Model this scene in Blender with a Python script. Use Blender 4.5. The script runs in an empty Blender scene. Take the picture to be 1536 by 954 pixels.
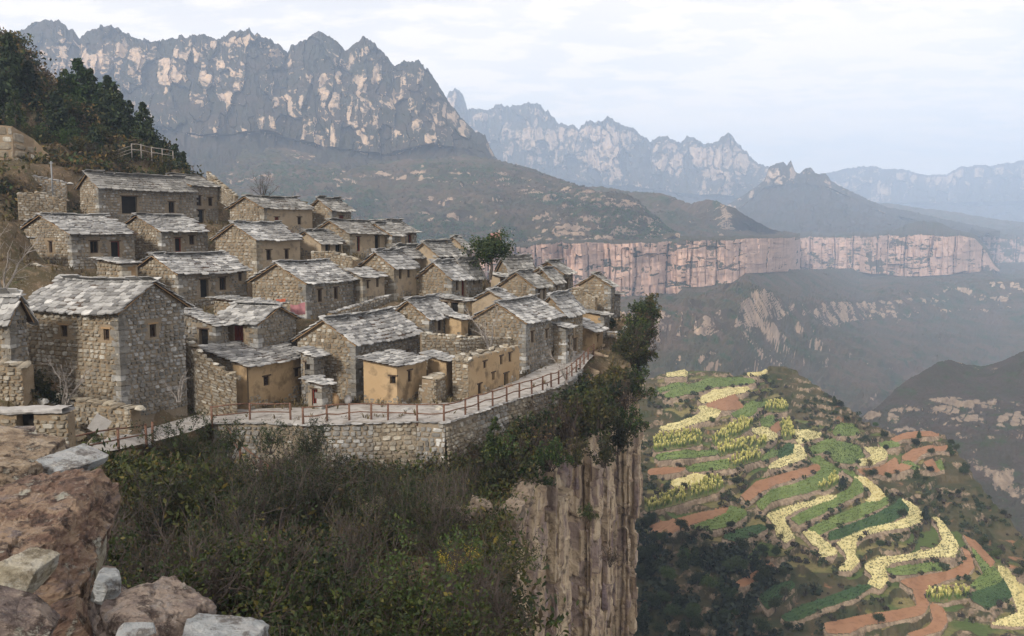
import bpy, math, random
import numpy as np
from mathutils import Vector, Matrix
random.seed(7); RNG = np.random.default_rng(11)
SC = bpy.context.scene
COL = SC.collection

# ------------------------------------------------------------------ camera, sky, sun, exposure
F = 1330.0; HOR = 345.0; TH = math.atan((477-HOR)/F); CT, ST = math.cos(TH), math.sin(TH)
cam_d = bpy.data.cameras.new('camera'); cam = bpy.data.objects.new('camera', cam_d); COL.objects.link(cam)
cam_d.sensor_width = 36; cam_d.lens = F/1536*36; cam_d.clip_start = 0.1; cam_d.clip_end = 30000
cam.rotation_euler = (math.pi/2-TH, 0, 0); SC.camera = cam
SUN = Vector((-0.42, -0.78, 0.52)).normalized()
world = bpy.data.worlds.new('World'); SC.world = world; world.use_nodes = True
def build_world():
    nt = world.node_tree; nt.nodes.clear(); N = nt.nodes.new; L = nt.links.new
    out = N('ShaderNodeOutputWorld'); bg = N('ShaderNodeBackground'); bg.inputs[1].default_value = 0.067
    sky = N('ShaderNodeTexSky'); sky.sky_type = 'NISHITA'; sky.sun_disc = False
    sky.sun_elevation = math.asin(SUN.z); sky.sun_rotation = math.atan2(SUN.x, SUN.y)
    sky.altitude = 900; sky.air_density = 1.0; sky.dust_density = 2.0; sky.ozone_density = 1.0
    tc = N('ShaderNodeTexCoord'); sep = N('ShaderNodeSeparateXYZ'); L(tc.outputs['Generated'], sep.inputs[0])
    # project the direction on a high flat cloud deck, so the streaks foreshorten towards the horizon
    ad = N('ShaderNodeMath'); ad.operation = 'ADD'; ad.inputs[1].default_value = 0.12; L(sep.outputs[2], ad.inputs[0])
    mx = N('ShaderNodeMath'); mx.operation = 'MAXIMUM'; mx.inputs[1].default_value = 0.05; L(ad.outputs[0], mx.inputs[0])
    dv = N('ShaderNodeVectorMath'); dv.operation = 'DIVIDE'; cb = N('ShaderNodeCombineXYZ')
    for i in range(3): L(mx.outputs[0], cb.inputs[i])
    L(tc.outputs['Generated'], dv.inputs[0]); L(cb.outputs[0], dv.inputs[1])
    mp = N('ShaderNodeMapping'); mp.inputs['Scale'].default_value = (0.8, 1.15, 0.0); mp.inputs['Rotation'].default_value = (0, 0, 0.5)
    mp.inputs['Location'].default_value = (1.3, 0.4, 0); L(dv.outputs[0], mp.inputs[0])
    n1 = N('ShaderNodeTexNoise'); n1.inputs['Scale'].default_value = 0.75; n1.inputs['Detail'].default_value = 3; L(mp.outputs[0], n1.inputs['Vector'])
    n2 = N('ShaderNodeTexNoise'); n2.inputs['Scale'].default_value = 5.0; n2.inputs['Detail'].default_value = 7; n2.inputs['Roughness'].default_value = 0.6
    L(mp.outputs[0], n2.inputs['Vector'])
    r1 = N('ShaderNodeMapRange'); r1.inputs[1].default_value = 0.30; r1.inputs[2].default_value = 0.62; r1.inputs[3].default_value = 0.62; r1.inputs[4].default_value = 0.97; L(n1.outputs[0], r1.inputs[0])
    r2 = N('ShaderNodeMapRange'); r2.inputs[1].default_value = 0.46; r2.inputs[2].default_value = 0.72; r2.inputs[4].default_value = 0.55; L(n2.outputs[0], r2.inputs[0])
    sm = N('ShaderNodeMath'); sm.operation = 'ADD'; sm.use_clamp = True; L(r1.outputs[0], sm.inputs[0]); L(r2.outputs[0], sm.inputs[1])
    mix = N('ShaderNodeMix'); mix.data_type = 'RGBA'; L(sm.outputs[0], mix.inputs[0]); L(sky.outputs[0], mix.inputs[6])
    mix.inputs[7].default_value = (10.5, 9.5, 8.6, 1)
    L(mix.outputs[2], bg.inputs[0]); L(bg.outputs[0], out.inputs[0])
build_world()
sun_d = bpy.data.lights.new('sun', 'SUN'); sun_d.energy = 2.5; sun_d.angle = math.radians(9); sun_d.color = (1.0, 0.92, 0.82)
sun = bpy.data.objects.new('sun', sun_d); COL.objects.link(sun); sun.rotation_euler = SUN.to_track_quat('Z', 'Y').to_euler()
SC.view_settings.view_transform = 'Standard'; SC.view_settings.look = 'None'; SC.view_settings.gamma = 1
SC.view_settings.exposure = 1.0
cy = SC.cycles; cy.use_denoising = True; cy.max_bounces = 6; cy.diffuse_bounces = 3; cy.volume_bounces = 3; cy.transparent_max_bounces = 6
cy.use_adaptive_sampling = True; cy.adaptive_threshold = 0.02; cy.sample_clamp_indirect = 4

# ------------------------------------------------------------------ helpers
def at(px, py, Y):
    X = (px-768)/F; Yc = (477-py)/F; s = Y/(CT+Yc*ST)
    return np.array((X*s, Y, (-ST+Yc*CT)*s))
def at_np(px, py, Y):
    X = (px-768)/F; Yc = (477-py)/F; s = Y/(CT+Yc*ST)
    return np.stack([X*s, Y+0*s, (-ST+Yc*CT)*s], -1)
def at_z(px, py, z):
    Yc = (477-py)/F; return at(px, py, z*(CT+Yc*ST)/(-ST+Yc*CT))
def sm(x): return x*x*(3-2*x)
def hash2(i, j, seed=0):
    i = np.asarray(i).astype(np.int64); j = np.asarray(j).astype(np.int64)
    h = (i*374761393 + j*668265263 + seed*1442695041) & 0xffffffff
    h = ((h ^ (h >> 13))*1274126177) & 0xffffffff
    h = ((h ^ (h >> 16))*2246822519) & 0xffffffff
    return ((h ^ (h >> 15)) & 0xffffff)/float(0xffffff)
def vnoise(x, y, seed=0):
    xi = np.floor(x); yi = np.floor(y); fx = sm(x-xi); fy = sm(y-yi)
    a = hash2(xi, yi, seed); b = hash2(xi+1, yi, seed); c = hash2(xi, yi+1, seed); d = hash2(xi+1, yi+1, seed)
    return (a*(1-fx)+b*fx)*(1-fy)+(c*(1-fx)+d*fx)*fy
def fbm(x, y, o=5, seed=0, g=0.5):
    s = 0; a = 1; t = 0
    for k in range(o):
        s = s+a*vnoise(x*2**k+k*17.3, y*2**k+k*9.1, seed+k); t += a; a *= g
    return s/t
def ridged(x, y, o=4, seed=0):
    s = 0; a = 1; t = 0
    for k in range(o):
        s = s+a*(1-np.abs(2*vnoise(x*2**k+k*3.7, y*2**k+k*11.9, seed+k)-1)); t += a; a *= 0.5
    return s/t
def worley(x, y, seed=0):
    xi = np.floor(x); yi = np.floor(y); d1 = np.full(np.shape(x), 9.0); d2 = d1.copy(); cid = np.zeros(np.shape(x))
    for dx in (-1, 0, 1):
        for dy in (-1, 0, 1):
            cx = xi+dx; cyy = yi+dy
            px = cx+0.1+0.8*hash2(cx, cyy, seed); py = cyy+0.1+0.8*hash2(cx, cyy, seed+5)
            d = np.maximum(np.abs(x-px), np.abs(y-py))*0.6+0.4*np.hypot(x-px, y-py)
            m = d < d1
            d2 = np.where(m, d1, np.minimum(d2, d)); cid = np.where(m, hash2(cx, cyy, seed+9), cid); d1 = np.where(m, d, d1)
    return d1, d2, cid
def blocks(S, Z, ws, hz, seed=0, warp=.7):
    s = S/ws+warp*(vnoise(S/ws*.9, Z*0+seed, seed)-.5)+.22*(fbm(S/ws*.8, Z/hz*1.5, 3, seed+1)-.5); i = np.floor(s); fs = s-i
    z = Z/hz*(.7+.6*hash2(i, i*0, seed+2))+hash2(i, i*0, seed+3)*7+.25*(fbm(S/ws*1.2, Z/hz, 2, seed+4)-.5); j = np.floor(z); fz = z-j
    return hash2(i, j, seed+5), np.minimum(fs, 1-fs)*ws, np.minimum(fz, 1-fz)*hz
def noise3(p, o=4, seed=0):      # cheap 3-d fractal noise from three planar slices
    return (fbm(p[..., 0]+0.37*p[..., 2], p[..., 1]-0.21*p[..., 2], o, seed)+fbm(p[..., 1]+5.2, p[..., 2]+0.3*p[..., 0], o, seed+3)+fbm(p[..., 2]-3.1, p[..., 0]+0.3*p[..., 1], o, seed+7))/3

def mesh_np(name, V, faces_list, smooth=False, attrs=None, mats=None):
    """faces_list: list of (m,k) int arrays"""
    V = np.asarray(V, np.float32); me = bpy.data.meshes.new(name); me.vertices.add(len(V)); me.vertices.foreach_set('co', V.ravel())
    faces_list = [np.asarray(f, np.int32) for f in faces_list if len(f)]
    nl = sum(f.size for f in faces_list); nf = sum(len(f) for f in faces_list)
    me.loops.add(nl); me.polygons.add(nf)
    lv = np.concatenate([f.ravel() for f in faces_list]); me.loops.foreach_set('vertex_index', lv)
    tot = np.concatenate([np.full(len(f), f.shape[1], np.int32) for f in faces_list]); st = np.concatenate([[0], np.cumsum(tot)[:-1]]).astype(np.int32)
    me.polygons.foreach_set('loop_start', st); me.polygons.foreach_set('loop_total', tot)
    if not smooth:
        a = me.attributes.new('sharp_face', 'BOOLEAN', 'FACE'); a.data.foreach_set('value', np.ones(nf, bool))
    if attrs:
        for k, v in attrs.items():
            a = me.attributes.new(k, 'FLOAT', 'POINT'); a.data.foreach_set('value', np.asarray(v, np.float32).ravel())
    me.update(calc_edges=True)
    return me
def grid_faces(nu, nv):
    i = np.arange(nu-1)[:, None]; j = np.arange(nv-1)[None, :]; a = i*nv+j
    return np.stack([a, a+nv, a+nv+1, a+1], -1).reshape(-1, 4)
def obj(name, me, mat=None, parent=None, label=None, cat=None, group=None, kind=None, loc=None, rz=None):
    o = bpy.data.objects.new(name, me); COL.objects.link(o)
    if mat is not None and me is not None and len(me.materials) == 0: me.materials.append(mat)
    if parent is not None: o.parent = parent
    if loc is not None: o.location = loc
    if rz is not None: o.rotation_euler = (0, 0, rz)
    if label: o['label'] = label
    if cat: o['category'] = cat
    if group: o['group'] = group
    if kind: o['kind'] = kind
    return o
class MB:                      # collects polygons into one mesh
    def __init__(s): s.v = []; s.f = {}; s.n = 0
    def add(s, V, F):
        V = np.asarray(V, float).reshape(-1, 3); F = np.asarray(F, int)
        s.v.append(V); s.f.setdefault(F.shape[1], []).append(F+s.n); s.n += len(V)
    def box(s, lo, hi, M=None):
        (x0, y0, z0), (x1, y1, z1) = lo, hi
        V = np.array([(x, y, z) for x in (x0, x1) for y in (y0, y1) for z in (z0, z1)], float)
        if M is not None: V = V@np.asarray(M)[:3, :3].T+np.asarray(M)[:3, 3]
        s.add(V, [(0, 1, 3, 2), (4, 6, 7, 5), (0, 4, 5, 1), (2, 3, 7, 6), (0, 2, 6, 4), (1, 5, 7, 3)])
    def tube(s, pts, r, sides=5, cap=True):
        pts = np.asarray(pts, float); n = len(pts); r = np.broadcast_to(np.asarray(r, float), (n,))
        t = np.gradient(pts, axis=0); t /= np.linalg.norm(t, axis=1, keepdims=True)+1e-9
        ref = np.array((0.31, 0.17, 0.93)); a = np.cross(t, ref); a /= np.linalg.norm(a, axis=1, keepdims=True)+1e-9; b = np.cross(t, a)
        an = np.arange(sides)*2*math.pi/sides
        V = pts[:, None]+r[:, None, None]*(np.cos(an)[None, :, None]*a[:, None]+np.sin(an)[None, :, None]*b[:, None])
        i = np.arange(n-1)[:, None]; j = np.arange(sides)[None]; k = (j+1) % sides
        s.add(V.reshape(-1, 3), np.stack([i*sides+j, i*sides+k, (i+1)*sides+k, (i+1)*sides+j], -1).reshape(-1, 4))
        if cap:
            s.f.setdefault(sides, []).append(np.array([list(range(sides))[::-1], list(range((n-1)*sides, n*sides))])+s.n-n*sides)
    def mesh(s, name, smooth=False, attrs=None):
        return mesh_np(name, np.concatenate(s.v), [np.concatenate(x) for x in s.f.values()], smooth, attrs)

# ------------------------------------------------------------------ materials
MATS = {}
def material(name, rough=0.9, spec=0.15):
    m = bpy.data.materials.new(name); m.use_nodes = True; MATS[name] = m
    nt = m.node_tree; b = nt.nodes['Principled BSDF']; b.inputs['Roughness'].default_value = rough; b.inputs['Specular IOR Level'].default_value = spec
    return m, nt, b
def nd(nt, t, **kw):
    n = nt.nodes.new(t)
    for k, v in kw.items():
        if k.startswith('i_'): n.inputs[k[2:].replace('_', ' ')].default_value = v
        else: setattr(n, k, v)
    return n
def ramp(nt, src, stops, interp='LINEAR'):
    r = nt.nodes.new('ShaderNodeValToRGB'); r.color_ramp.interpolation = interp
    e = r.color_ramp.elements
    while len(e) < len(stops): e.new(0.5)
    for q, (p, c) in zip(e, stops): q.position = p; q.color = (*c, 1)
    nt.links.new(src, r.inputs[0]); return r.outputs[0]
def mixc(nt, fac, a, b, mode='MIX'):
    m = nt.nodes.new('ShaderNodeMix'); m.data_type = 'RGBA'; m.blend_type = mode
    for s, v in ((0, fac), (6, a), (7, b)):
        if hasattr(v, 'is_output') or isinstance(v, bpy.types.NodeSocket): nt.links.new(v, m.inputs[s])
        elif s == 0: m.inputs[0].default_value = v
        else: m.inputs[s].default_value = (*v, 1)
    return m.outputs[2]
def pos(nt): return nt.nodes.new('ShaderNodeNewGeometry').outputs['Position']
def noise(nt, scale, detail=4, vec=None, rough=0.55):
    n = nt.nodes.new('ShaderNodeTexNoise'); n.inputs['Scale'].default_value = scale; n.inputs['Detail'].default_value = detail; n.inputs['Roughness'].default_value = rough
    nt.links.new(vec if vec is not None else pos(nt), n.inputs['Vector']); return n.outputs[0]
def bump(nt, b, h, strength=0.4, dist=0.05):
    n = nt.nodes.new('ShaderNodeBump'); n.inputs['Strength'].default_value = strength; n.inputs['Distance'].default_value = dist
    nt.links.new(h, n.inputs['Height']); nt.links.new(n.outputs[0], b.inputs['Normal'])
def mrange(nt, src, a, b, c=0.0, d=1.0):
    r = nt.nodes.new('ShaderNodeMapRange'); r.inputs[1].default_value = a; r.inputs[2].default_value = b; r.inputs[3].default_value = c; r.inputs[4].default_value = d
    nt.links.new(src, r.inputs[0]); return r.outputs[0]
def attr(nt, name):
    a = nt.nodes.new('ShaderNodeAttribute'); a.attribute_name = name; return a.outputs['Fac']
def math2(nt, op, a, b):
    m = nt.nodes.new('ShaderNodeMath'); m.operation = op
    for k, v in enumerate((a, b)):
        if isinstance(v, bpy.types.NodeSocket): nt.links.new(v, m.inputs[k])
        else: m.inputs[k].default_value = v
    return m.outputs[0]

def island_mat(name, stops, per_object=False, nscale=3.0, namt=0.5, rough=0.9, bstr=0.5, dark=(0.05, 0.045, 0.04)):
    m, nt, b = material(name, rough)
    if per_object: rnd = nt.nodes.new('ShaderNodeObjectInfo').outputs['Random']
    else: rnd = nt.nodes.new('ShaderNodeNewGeometry').outputs['Random Per Island']
    c = ramp(nt, rnd, stops)
    if not per_object:
        oi = nt.nodes.new('ShaderNodeObjectInfo').outputs['Random']; c = mixc(nt, mrange(nt, oi, 0, 1, 0, .35), c, tuple(.75*v for v in stops[len(stops)//2][1]))
    c = mixc(nt, mrange(nt, noise(nt, .28, 4), .42, .66, 0, .4), c, dark)
    n = noise(nt, nscale, 5); f = mrange(nt, n, 0.35, 0.7, 0, namt)
    c2 = mixc(nt, f, c, dark); n2 = noise(nt, nscale*6, 3)
    c3 = mixc(nt, mrange(nt, n2, 0.5, 0.8, 0, 0.3), c2, (0.42, 0.40, 0.35))
    nt.links.new(c3, b.inputs['Base Color']); bump(nt, b, n2, bstr, 0.04); return m
WARM = [(0, (0.15, 0.122, 0.085)), (0.22, (0.25, 0.208, 0.148)), (0.45, (0.33, 0.285, 0.21)), (0.65, (0.24, 0.218, 0.18)), (0.85, (0.42, 0.385, 0.315)), (1, (0.54, 0.52, 0.46))]
GREY = [(0, (0.13, 0.125, 0.115)), (0.3, (0.22, 0.215, 0.20)), (0.55, (0.31, 0.31, 0.30)), (0.75, (0.23, 0.20, 0.155)), (0.9, (0.40, 0.40, 0.39)), (1, (0.52, 0.52, 0.50))]
SLATE = [(0, (0.13, 0.132, 0.135)), (0.3, (0.25, 0.25, 0.25)), (0.65, (0.36, 0.36, 0.355)), (0.85, (0.47, 0.47, 0.46)), (1, (0.56, 0.555, 0.54))]
SLATED = [(0, (0.11, 0.11, 0.105)), (0.4, (0.21, 0.208, 0.20)), (0.75, (0.32, 0.315, 0.30)), (1, (0.47, 0.46, 0.43))]
island_mat('stone_warm', WARM); island_mat('stone_grey', GREY); island_mat('stone_warm_o', WARM, True); island_mat('stone_grey_o', GREY, True)
island_mat('slate', SLATE, nscale=1.6, namt=0.45); island_mat('slate_o', SLATE, True, nscale=1.6, namt=0.45); island_mat('slate_dark', SLATED, nscale=1.6)
def plain(name, c1, c2, scale=2.0, rough=0.92, bstr=0.5, bd=0.05, c3=None, s3=9.0, f3=(0.55, 0.75), spec=0.12):
    m, nt, b = material(name, rough, spec); n = noise(nt, scale, 6); c = mixc(nt, mrange(nt, n, 0.3, 0.7), c1, c2)
    n3 = noise(nt, s3, 4)
    if c3: c = mixc(nt, mrange(nt, n3, *f3), c, c3)
    nt.links.new(c, b.inputs['Base Color']); bump(nt, b, n3, bstr, bd); return m
plain('mortar_warm', (0.17, 0.125, 0.08), (0.24, 0.19, 0.13), 1.2, c3=(0.10, 0.08, 0.06))
plain('mortar_grey', (0.155, 0.125, 0.09), (0.235, 0.195, 0.145), 0.9, c3=(0.32, 0.31, 0.29), f3=(0.62, 0.72))
plain('mud_ochre', (0.30, 0.21, 0.118), (0.37, 0.275, 0.165), 0.55, c3=(0.16, 0.115, 0.07), s3=1.1, f3=(0.49, 0.68), bstr=0.9)
plain('mud_grey', (0.26, 0.205, 0.14), (0.33, 0.27, 0.195), 0.6, c3=(0.18, 0.15, 0.115), s3=1.9, f3=(0.52, 0.72), bstr=0.5)
plain('wood_dark', (0.050, 0.034, 0.024), (0.085, 0.06, 0.045), 6)
plain('wood_red', (0.13, 0.028, 0.02), (0.19, 0.05, 0.035), 6)
plain('wood_tan', (0.23, 0.15, 0.08), (0.31, 0.21, 0.12), 4)
plain('wood_rail', (0.10, 0.052, 0.036), (0.15, 0.085, 0.06), 5, c3=(0.21, 0.14, 0.10))
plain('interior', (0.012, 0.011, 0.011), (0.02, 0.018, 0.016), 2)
plain('path_stone', (0.27, 0.255, 0.24), (0.36, 0.345, 0.325), 0.8, c3=(0.16, 0.14, 0.12), s3=1.7, f3=(0.48, 0.72))
plain('concrete', (0.26, 0.25, 0.24), (0.35, 0.34, 0.33), 2, c3=(0.28, 0.27, 0.26))
plain('cloth_pink', (0.30, 0.13, 0.14), (0.36, 0.18, 0.19), 3)
plain('cloth_red', (0.26, 0.07, 0.04), (0.32, 0.1, 0.06), 3)
plain('bark', (0.055, 0.045, 0.038), (0.09, 0.078, 0.068), 5)
plain('bark_pale', (0.17, 0.15, 0.135), (0.25, 0.23, 0.21), 5)
plain('twig_pale', (0.05, 0.04, 0.036), (0.085, 0.07, 0.063), 2.5)
plain('twig', (0.036, 0.027, 0.023), (0.06, 0.047, 0.041), 2.5)
plain('metal_pole', (0.16, 0.17, 0.18), (0.21, 0.22, 0.23), 3)
def ground_mat():
    m, nt, b = material('earth', 0.95, 0.05)
    c = mixc(nt, mrange(nt, noise(nt, 0.35, 6), 0.35, 0.65), (0.105, 0.076, 0.05), (0.066, 0.056, 0.034))
    c = mixc(nt, mrange(nt, noise(nt, 1.7, 6), 0.54, 0.74), c, (0.19, 0.14, 0.095))
    c = mixc(nt, mrange(nt, noise(nt, 0.9, 5, rough=0.7), 0.56, 0.7), c, (0.045, 0.055, 0.022))
    n = noise(nt, 6, 6); c = mixc(nt, mrange(nt, n, 0.58, 0.75, 0, 0.7), c, (0.30, 0.27, 0.22))
    nt.links.new(c, b.inputs['Base Color']); bump(nt, b, n, 0.8, 0.12)
ground_mat()
def leaf_mat(name, stops, trans=0.25):
    m, nt, b = material(name, 0.65, 0.25)
    rnd = nt.nodes.new('ShaderNodeNewGeometry').outputs['Random Per Island']; oi = nt.nodes.new('ShaderNodeObjectInfo').outputs['Random']
    c = ramp(nt, rnd, stops); tint = ramp(nt, oi, [(0, (.3, .34, .35)), (.35, (.55, .6, .56)), (.6, (.72, .72, .72)), (.82, (1.05, .92, .7)), (1, (.75, .95, .72))]); c = mixc(nt, 1.0, c, tint, 'MULTIPLY')
    nt.links.new(c, b.inputs['Base Color'])
    tr = nt.nodes.new('ShaderNodeBsdfTranslucent'); nt.links.new(c, tr.inputs[0]); ms = nt.nodes.new('ShaderNodeMixShader'); ms.inputs[0].default_value = trans
    nt.links.new(b.outputs[0], ms.inputs[1]); nt.links.new(tr.outputs[0], ms.inputs[2]); nt.links.new(ms.outputs[0], nt.nodes['Material Output'].inputs[0])
leaf_mat('leaf_dark', [(0, (0.014, 0.024, 0.009)), (0.5, (0.026, 0.046, 0.015)), (0.85, (0.050, 0.066, 0.018)), (1, (0.11, 0.10, 0.03))])
leaf_mat('leaf_olive', [(0, (0.035, 0.04, 0.016)), (0.5, (0.06, 0.066, 0.022)), (0.85, (0.10, 0.088, 0.03)), (1, (0.17, 0.12, 0.04))])
leaf_mat('leaf_brown', [(0, (0.05, 0.036, 0.024)), (0.5, (0.08, 0.056, 0.034)), (0.85, (0.11, 0.075, 0.038)), (1, (0.18, 0.12, 0.05))])
leaf_mat('leaf_green', [(0, (0.026, 0.052, 0.016)), (0.5, (0.048, 0.082, 0.024)), (1, (0.09, 0.115, 0.035))])
leaf_mat('leaf_conifer', [(0, (0.012, 0.024, 0.010)), (0.45, (0.022, 0.042, 0.016)), (.8, (0.045, 0.070, 0.024)), (1, (0.09, 0.10, 0.035))], 0.15)
leaf_mat('leaf_yellow', [(0, (0.12, 0.12, 0.02)), (0.5, (0.25, 0.22, 0.03)), (1, (0.42, 0.34, 0.05))])
leaf_mat('grass_dry', [(0, (0.12, 0.08, 0.04)), (0.5, (0.20, 0.14, 0.07)), (1, (0.28, 0.20, 0.11))])
# ------------------------------------------------------------------ far terrain
def mountain_mat(name, rockA, rockB, vegA, vegB, nsc=0.02, strata=0.0, green=None, rough_f=(0.42, 0.6)):
    m, nt, b = material(name, 0.95, 0.05)
    r = attr(nt, 'rock'); n1 = noise(nt, nsc*3.2, 6, rough=0.65); n2 = noise(nt, nsc, 5); n3 = noise(nt, nsc*14, 4, rough=0.7)
    rf = math2(nt, 'ADD', r, math2(nt, 'MULTIPLY', math2(nt, 'SUBTRACT', n1, 0.5), 0.9))
    rf = math2(nt, 'ADD', rf, math2(nt, 'MULTIPLY', math2(nt, 'SUBTRACT', n3, 0.5), 0.5))
    rf = mrange(nt, rf, rough_f[0], rough_f[1])
    # vertical stains and level beds of the rock itself
    mp = nd(nt, 'ShaderNodeMapping'); mp.inputs['Scale'].default_value = (1, 1, 0.14); nt.links.new(pos(nt), mp.inputs[0])
    st = noise(nt, nsc*6, 5, mp.outputs[0], 0.65); rock = mixc(nt, mrange(nt, st, 0.36, 0.66), rockA, rockB)
    if strata:
        mp2 = nd(nt, 'ShaderNodeMapping'); mp2.inputs['Scale'].default_value = (0.04, 0.04, 1); nt.links.new(pos(nt), mp2.inputs[0])
        sb = noise(nt, nsc*7, 4, mp2.outputs[0], 0.7); rock = mixc(nt, mrange(nt, sb, 0.48, 0.68, 0, strata), rock, tuple(0.5*c for c in rockB))
    veg = mixc(nt, mrange(nt, n2, 0.38, 0.62), vegA, vegB)
    veg = mixc(nt, mrange(nt, n3, 0.35, 0.75, 0, 0.6), veg, tuple(0.45*c for c in vegA))
    if green: veg = mixc(nt, mrange(nt, noise(nt, nsc*1.7, 6, rough=0.7), 0.52, 0.62), veg, green)
    c = mixc(nt, rf, veg, rock); nt.links.new(c, b.inputs['Base Color']); bump(nt, b, n3, 0.6, 0.25/nsc*0.04)
    return m
mountain_mat('massif_rock', (0.48, 0.345, 0.23), (0.23, 0.18, 0.145), (0.052, 0.040, 0.030), (0.034, 0.034, 0.022), 0.018)
mountain_mat('plateau_rock', (0.50, 0.335, 0.25), (0.31, 0.205, 0.165), (0.072, 0.055, 0.038), (0.046, 0.046, 0.026), 0.022, 0.55, (0.036, 0.048, 0.022))
mountain_mat('slope_scrub', (0.40, 0.29, 0.205), (0.27, 0.20, 0.145), (0.095, 0.066, 0.043), (0.052, 0.050, 0.026), 0.02, 0.3, (0.030, 0.046, 0.018), (0.48, 0.6))
mountain_mat('near_hill', (0.24, 0.185, 0.135), (0.15, 0.115, 0.085), (0.060, 0.046, 0.038), (0.042, 0.039, 0.026), 0.05, 0.2, (0.034, 0.042, 0.02), (0.48, 0.58))

def gdep(px): return .74+.26*sm(np.clip((px-1120)/160, 0, 1))      # the left side of the valley lies nearer
def strip(name, lines, nu, segs, dispf, mat, back=(350, 160), kind='structure', smooth=False, arc=False, gs=1.0, **kw):
    if gs != 1.0: lines = [[(x, y, d*float(gdep(np.float64(x)))) for x, y, d in l] for l in lines]
    """lines: traced feature lines bottom->top [(px,py,depth)...]; segs: [(rows, cliffness)] between them"""
    u0 = max(l[0][0] for l in lines); u1 = min(l[-1][0] for l in lines)
    px = np.linspace(u0, u1, nu); rows = []; cliff = []; top = []
    L = [np.array(l, float) for l in lines]
    I = [(np.interp(px, l[:, 0], l[:, 1]), np.interp(px, l[:, 0], l[:, 2])) for l in L]
    for k, (n, c) in enumerate(segs):
        for t in np.linspace(0, 1, n, endpoint=(k == len(segs)-1)):
            rows.append(at_np(px, I[k][0]*(1-t)+I[k+1][0]*t, I[k][1]*(1-t)+I[k+1][1]*t)); cliff.append(c); top.append((k+t)/len(segs))
    P = np.stack(rows, 1)                                   # (nu, nv, 3)
    cl = np.array(cliff)[None, :]; nv = P.shape[1]
    k = np.ones(5)/5; clp = np.pad(cl[0], 2, mode='edge'); cl = np.convolve(clp, k, 'valid')[None, :]
    D = np.hypot(P[..., 0], P[..., 1]); S = np.arctan2(P[..., 0], P[..., 1])*np.mean(D); Z = P[..., 2]
    if arc:
        st_ = np.linalg.norm(np.diff(P, axis=1), axis=2); Z = np.concatenate([np.zeros((nu, 1)), np.cumsum(st_, 1)], 1)
    d, dz, rk = dispf(S/gs, Z/gs, D/gs, cl, np.array(top)[None, :]); d = d*gs; dz = dz*gs
    h = P[..., :2]/D[..., None]
    if arc:                                  # gentle ground: push half towards the viewer, half upwards
        P[..., :2] -= h*(d*0.5)[..., None]; P[..., 2] += dz+(d-np.mean(d, 1, keepdims=True))*0.45*np.minimum(1, 6*(1-np.array(top)))[None, :]
    else:
        P[..., :2] -= h*d[..., None]; P[..., 2] += dz
    if back:
        Bk = P[:, -1:, :].copy(); hb = h[:, -1:, :]
        Bk[..., :2] += hb*back[0]; Bk[..., 2] -= back[1]; P = np.concatenate([P, Bk], 1); rk = np.concatenate([rk, rk[:, -1:]], 1); nv += 1
    du = np.gradient(P, axis=0); dv = np.gradient(P, axis=1); N = np.cross(du, dv); N /= np.linalg.norm(N, axis=2, keepdims=True)+1e-9
    steep = 1-np.abs(N[..., 2]); R = np.clip(rk+0.9*(steep-0.55), 0, 1)
    me = mesh_np(name, P.reshape(-1, 3), [grid_faces(nu, nv)], smooth, {'rock': R})
    o = obj(name, me, MATS[mat], kind=kind, **kw); return o, P
def d_massif(amp=1.0, sc=1.0, dz_crest=8, seed=0):
    def f(S, Z, D, cl, top):
        s = S/sc; z = Z/sc; w = (fbm(s/60, z/60, 3, seed+40)-0.5)*1.2
        big = ridged(s/330+w*0.3, z/800, 4, seed)*190
        big2 = ridged(s/120+w*0.4, z/230, 3, seed+3)*70
        d1, d2, c1 = worley(s/44+w*0.6, z/105+w*0.5, seed+11); e1, e2, c2 = worley(s/17+w, z/46+w, seed+23)
        d = ridged(s/170+w, D/260+w, 4, seed+81)*150*amp*sc*(1-cl)+(big*1.5+big2*1.5+c1*80*cl+c2*28*cl+fbm(s/14, z/14, 4, seed+31)*22)*amp*sc*(0.35+0.65*cl)
        rk = np.clip((d2-d1)*6, 0, 1)*np.clip((c1-0.15)*4, 0, 1)*0.75+np.clip((c2-0.5)*2.5, 0, 1)*0.4
        rk = rk*(0.05+1.4*fbm(s/130, z/80, 3, seed+51))*cl+0.02
        rk = np.where(top > 0.965, rk*0.2, rk)
        dz = ((ridged(s/26, z*0+3, 4, seed+61)-0.5)*2*dz_crest+(vnoise(s/4, z*0, seed+71)-0.4)*5)*np.clip((top-0.7)/0.3, 0, 1)**1.5*sc+(ridged(s/80+w, D/110+w, 4, seed+85)-.55)*46*(1-cl)*sc
        return d, dz, rk
    return f
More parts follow.
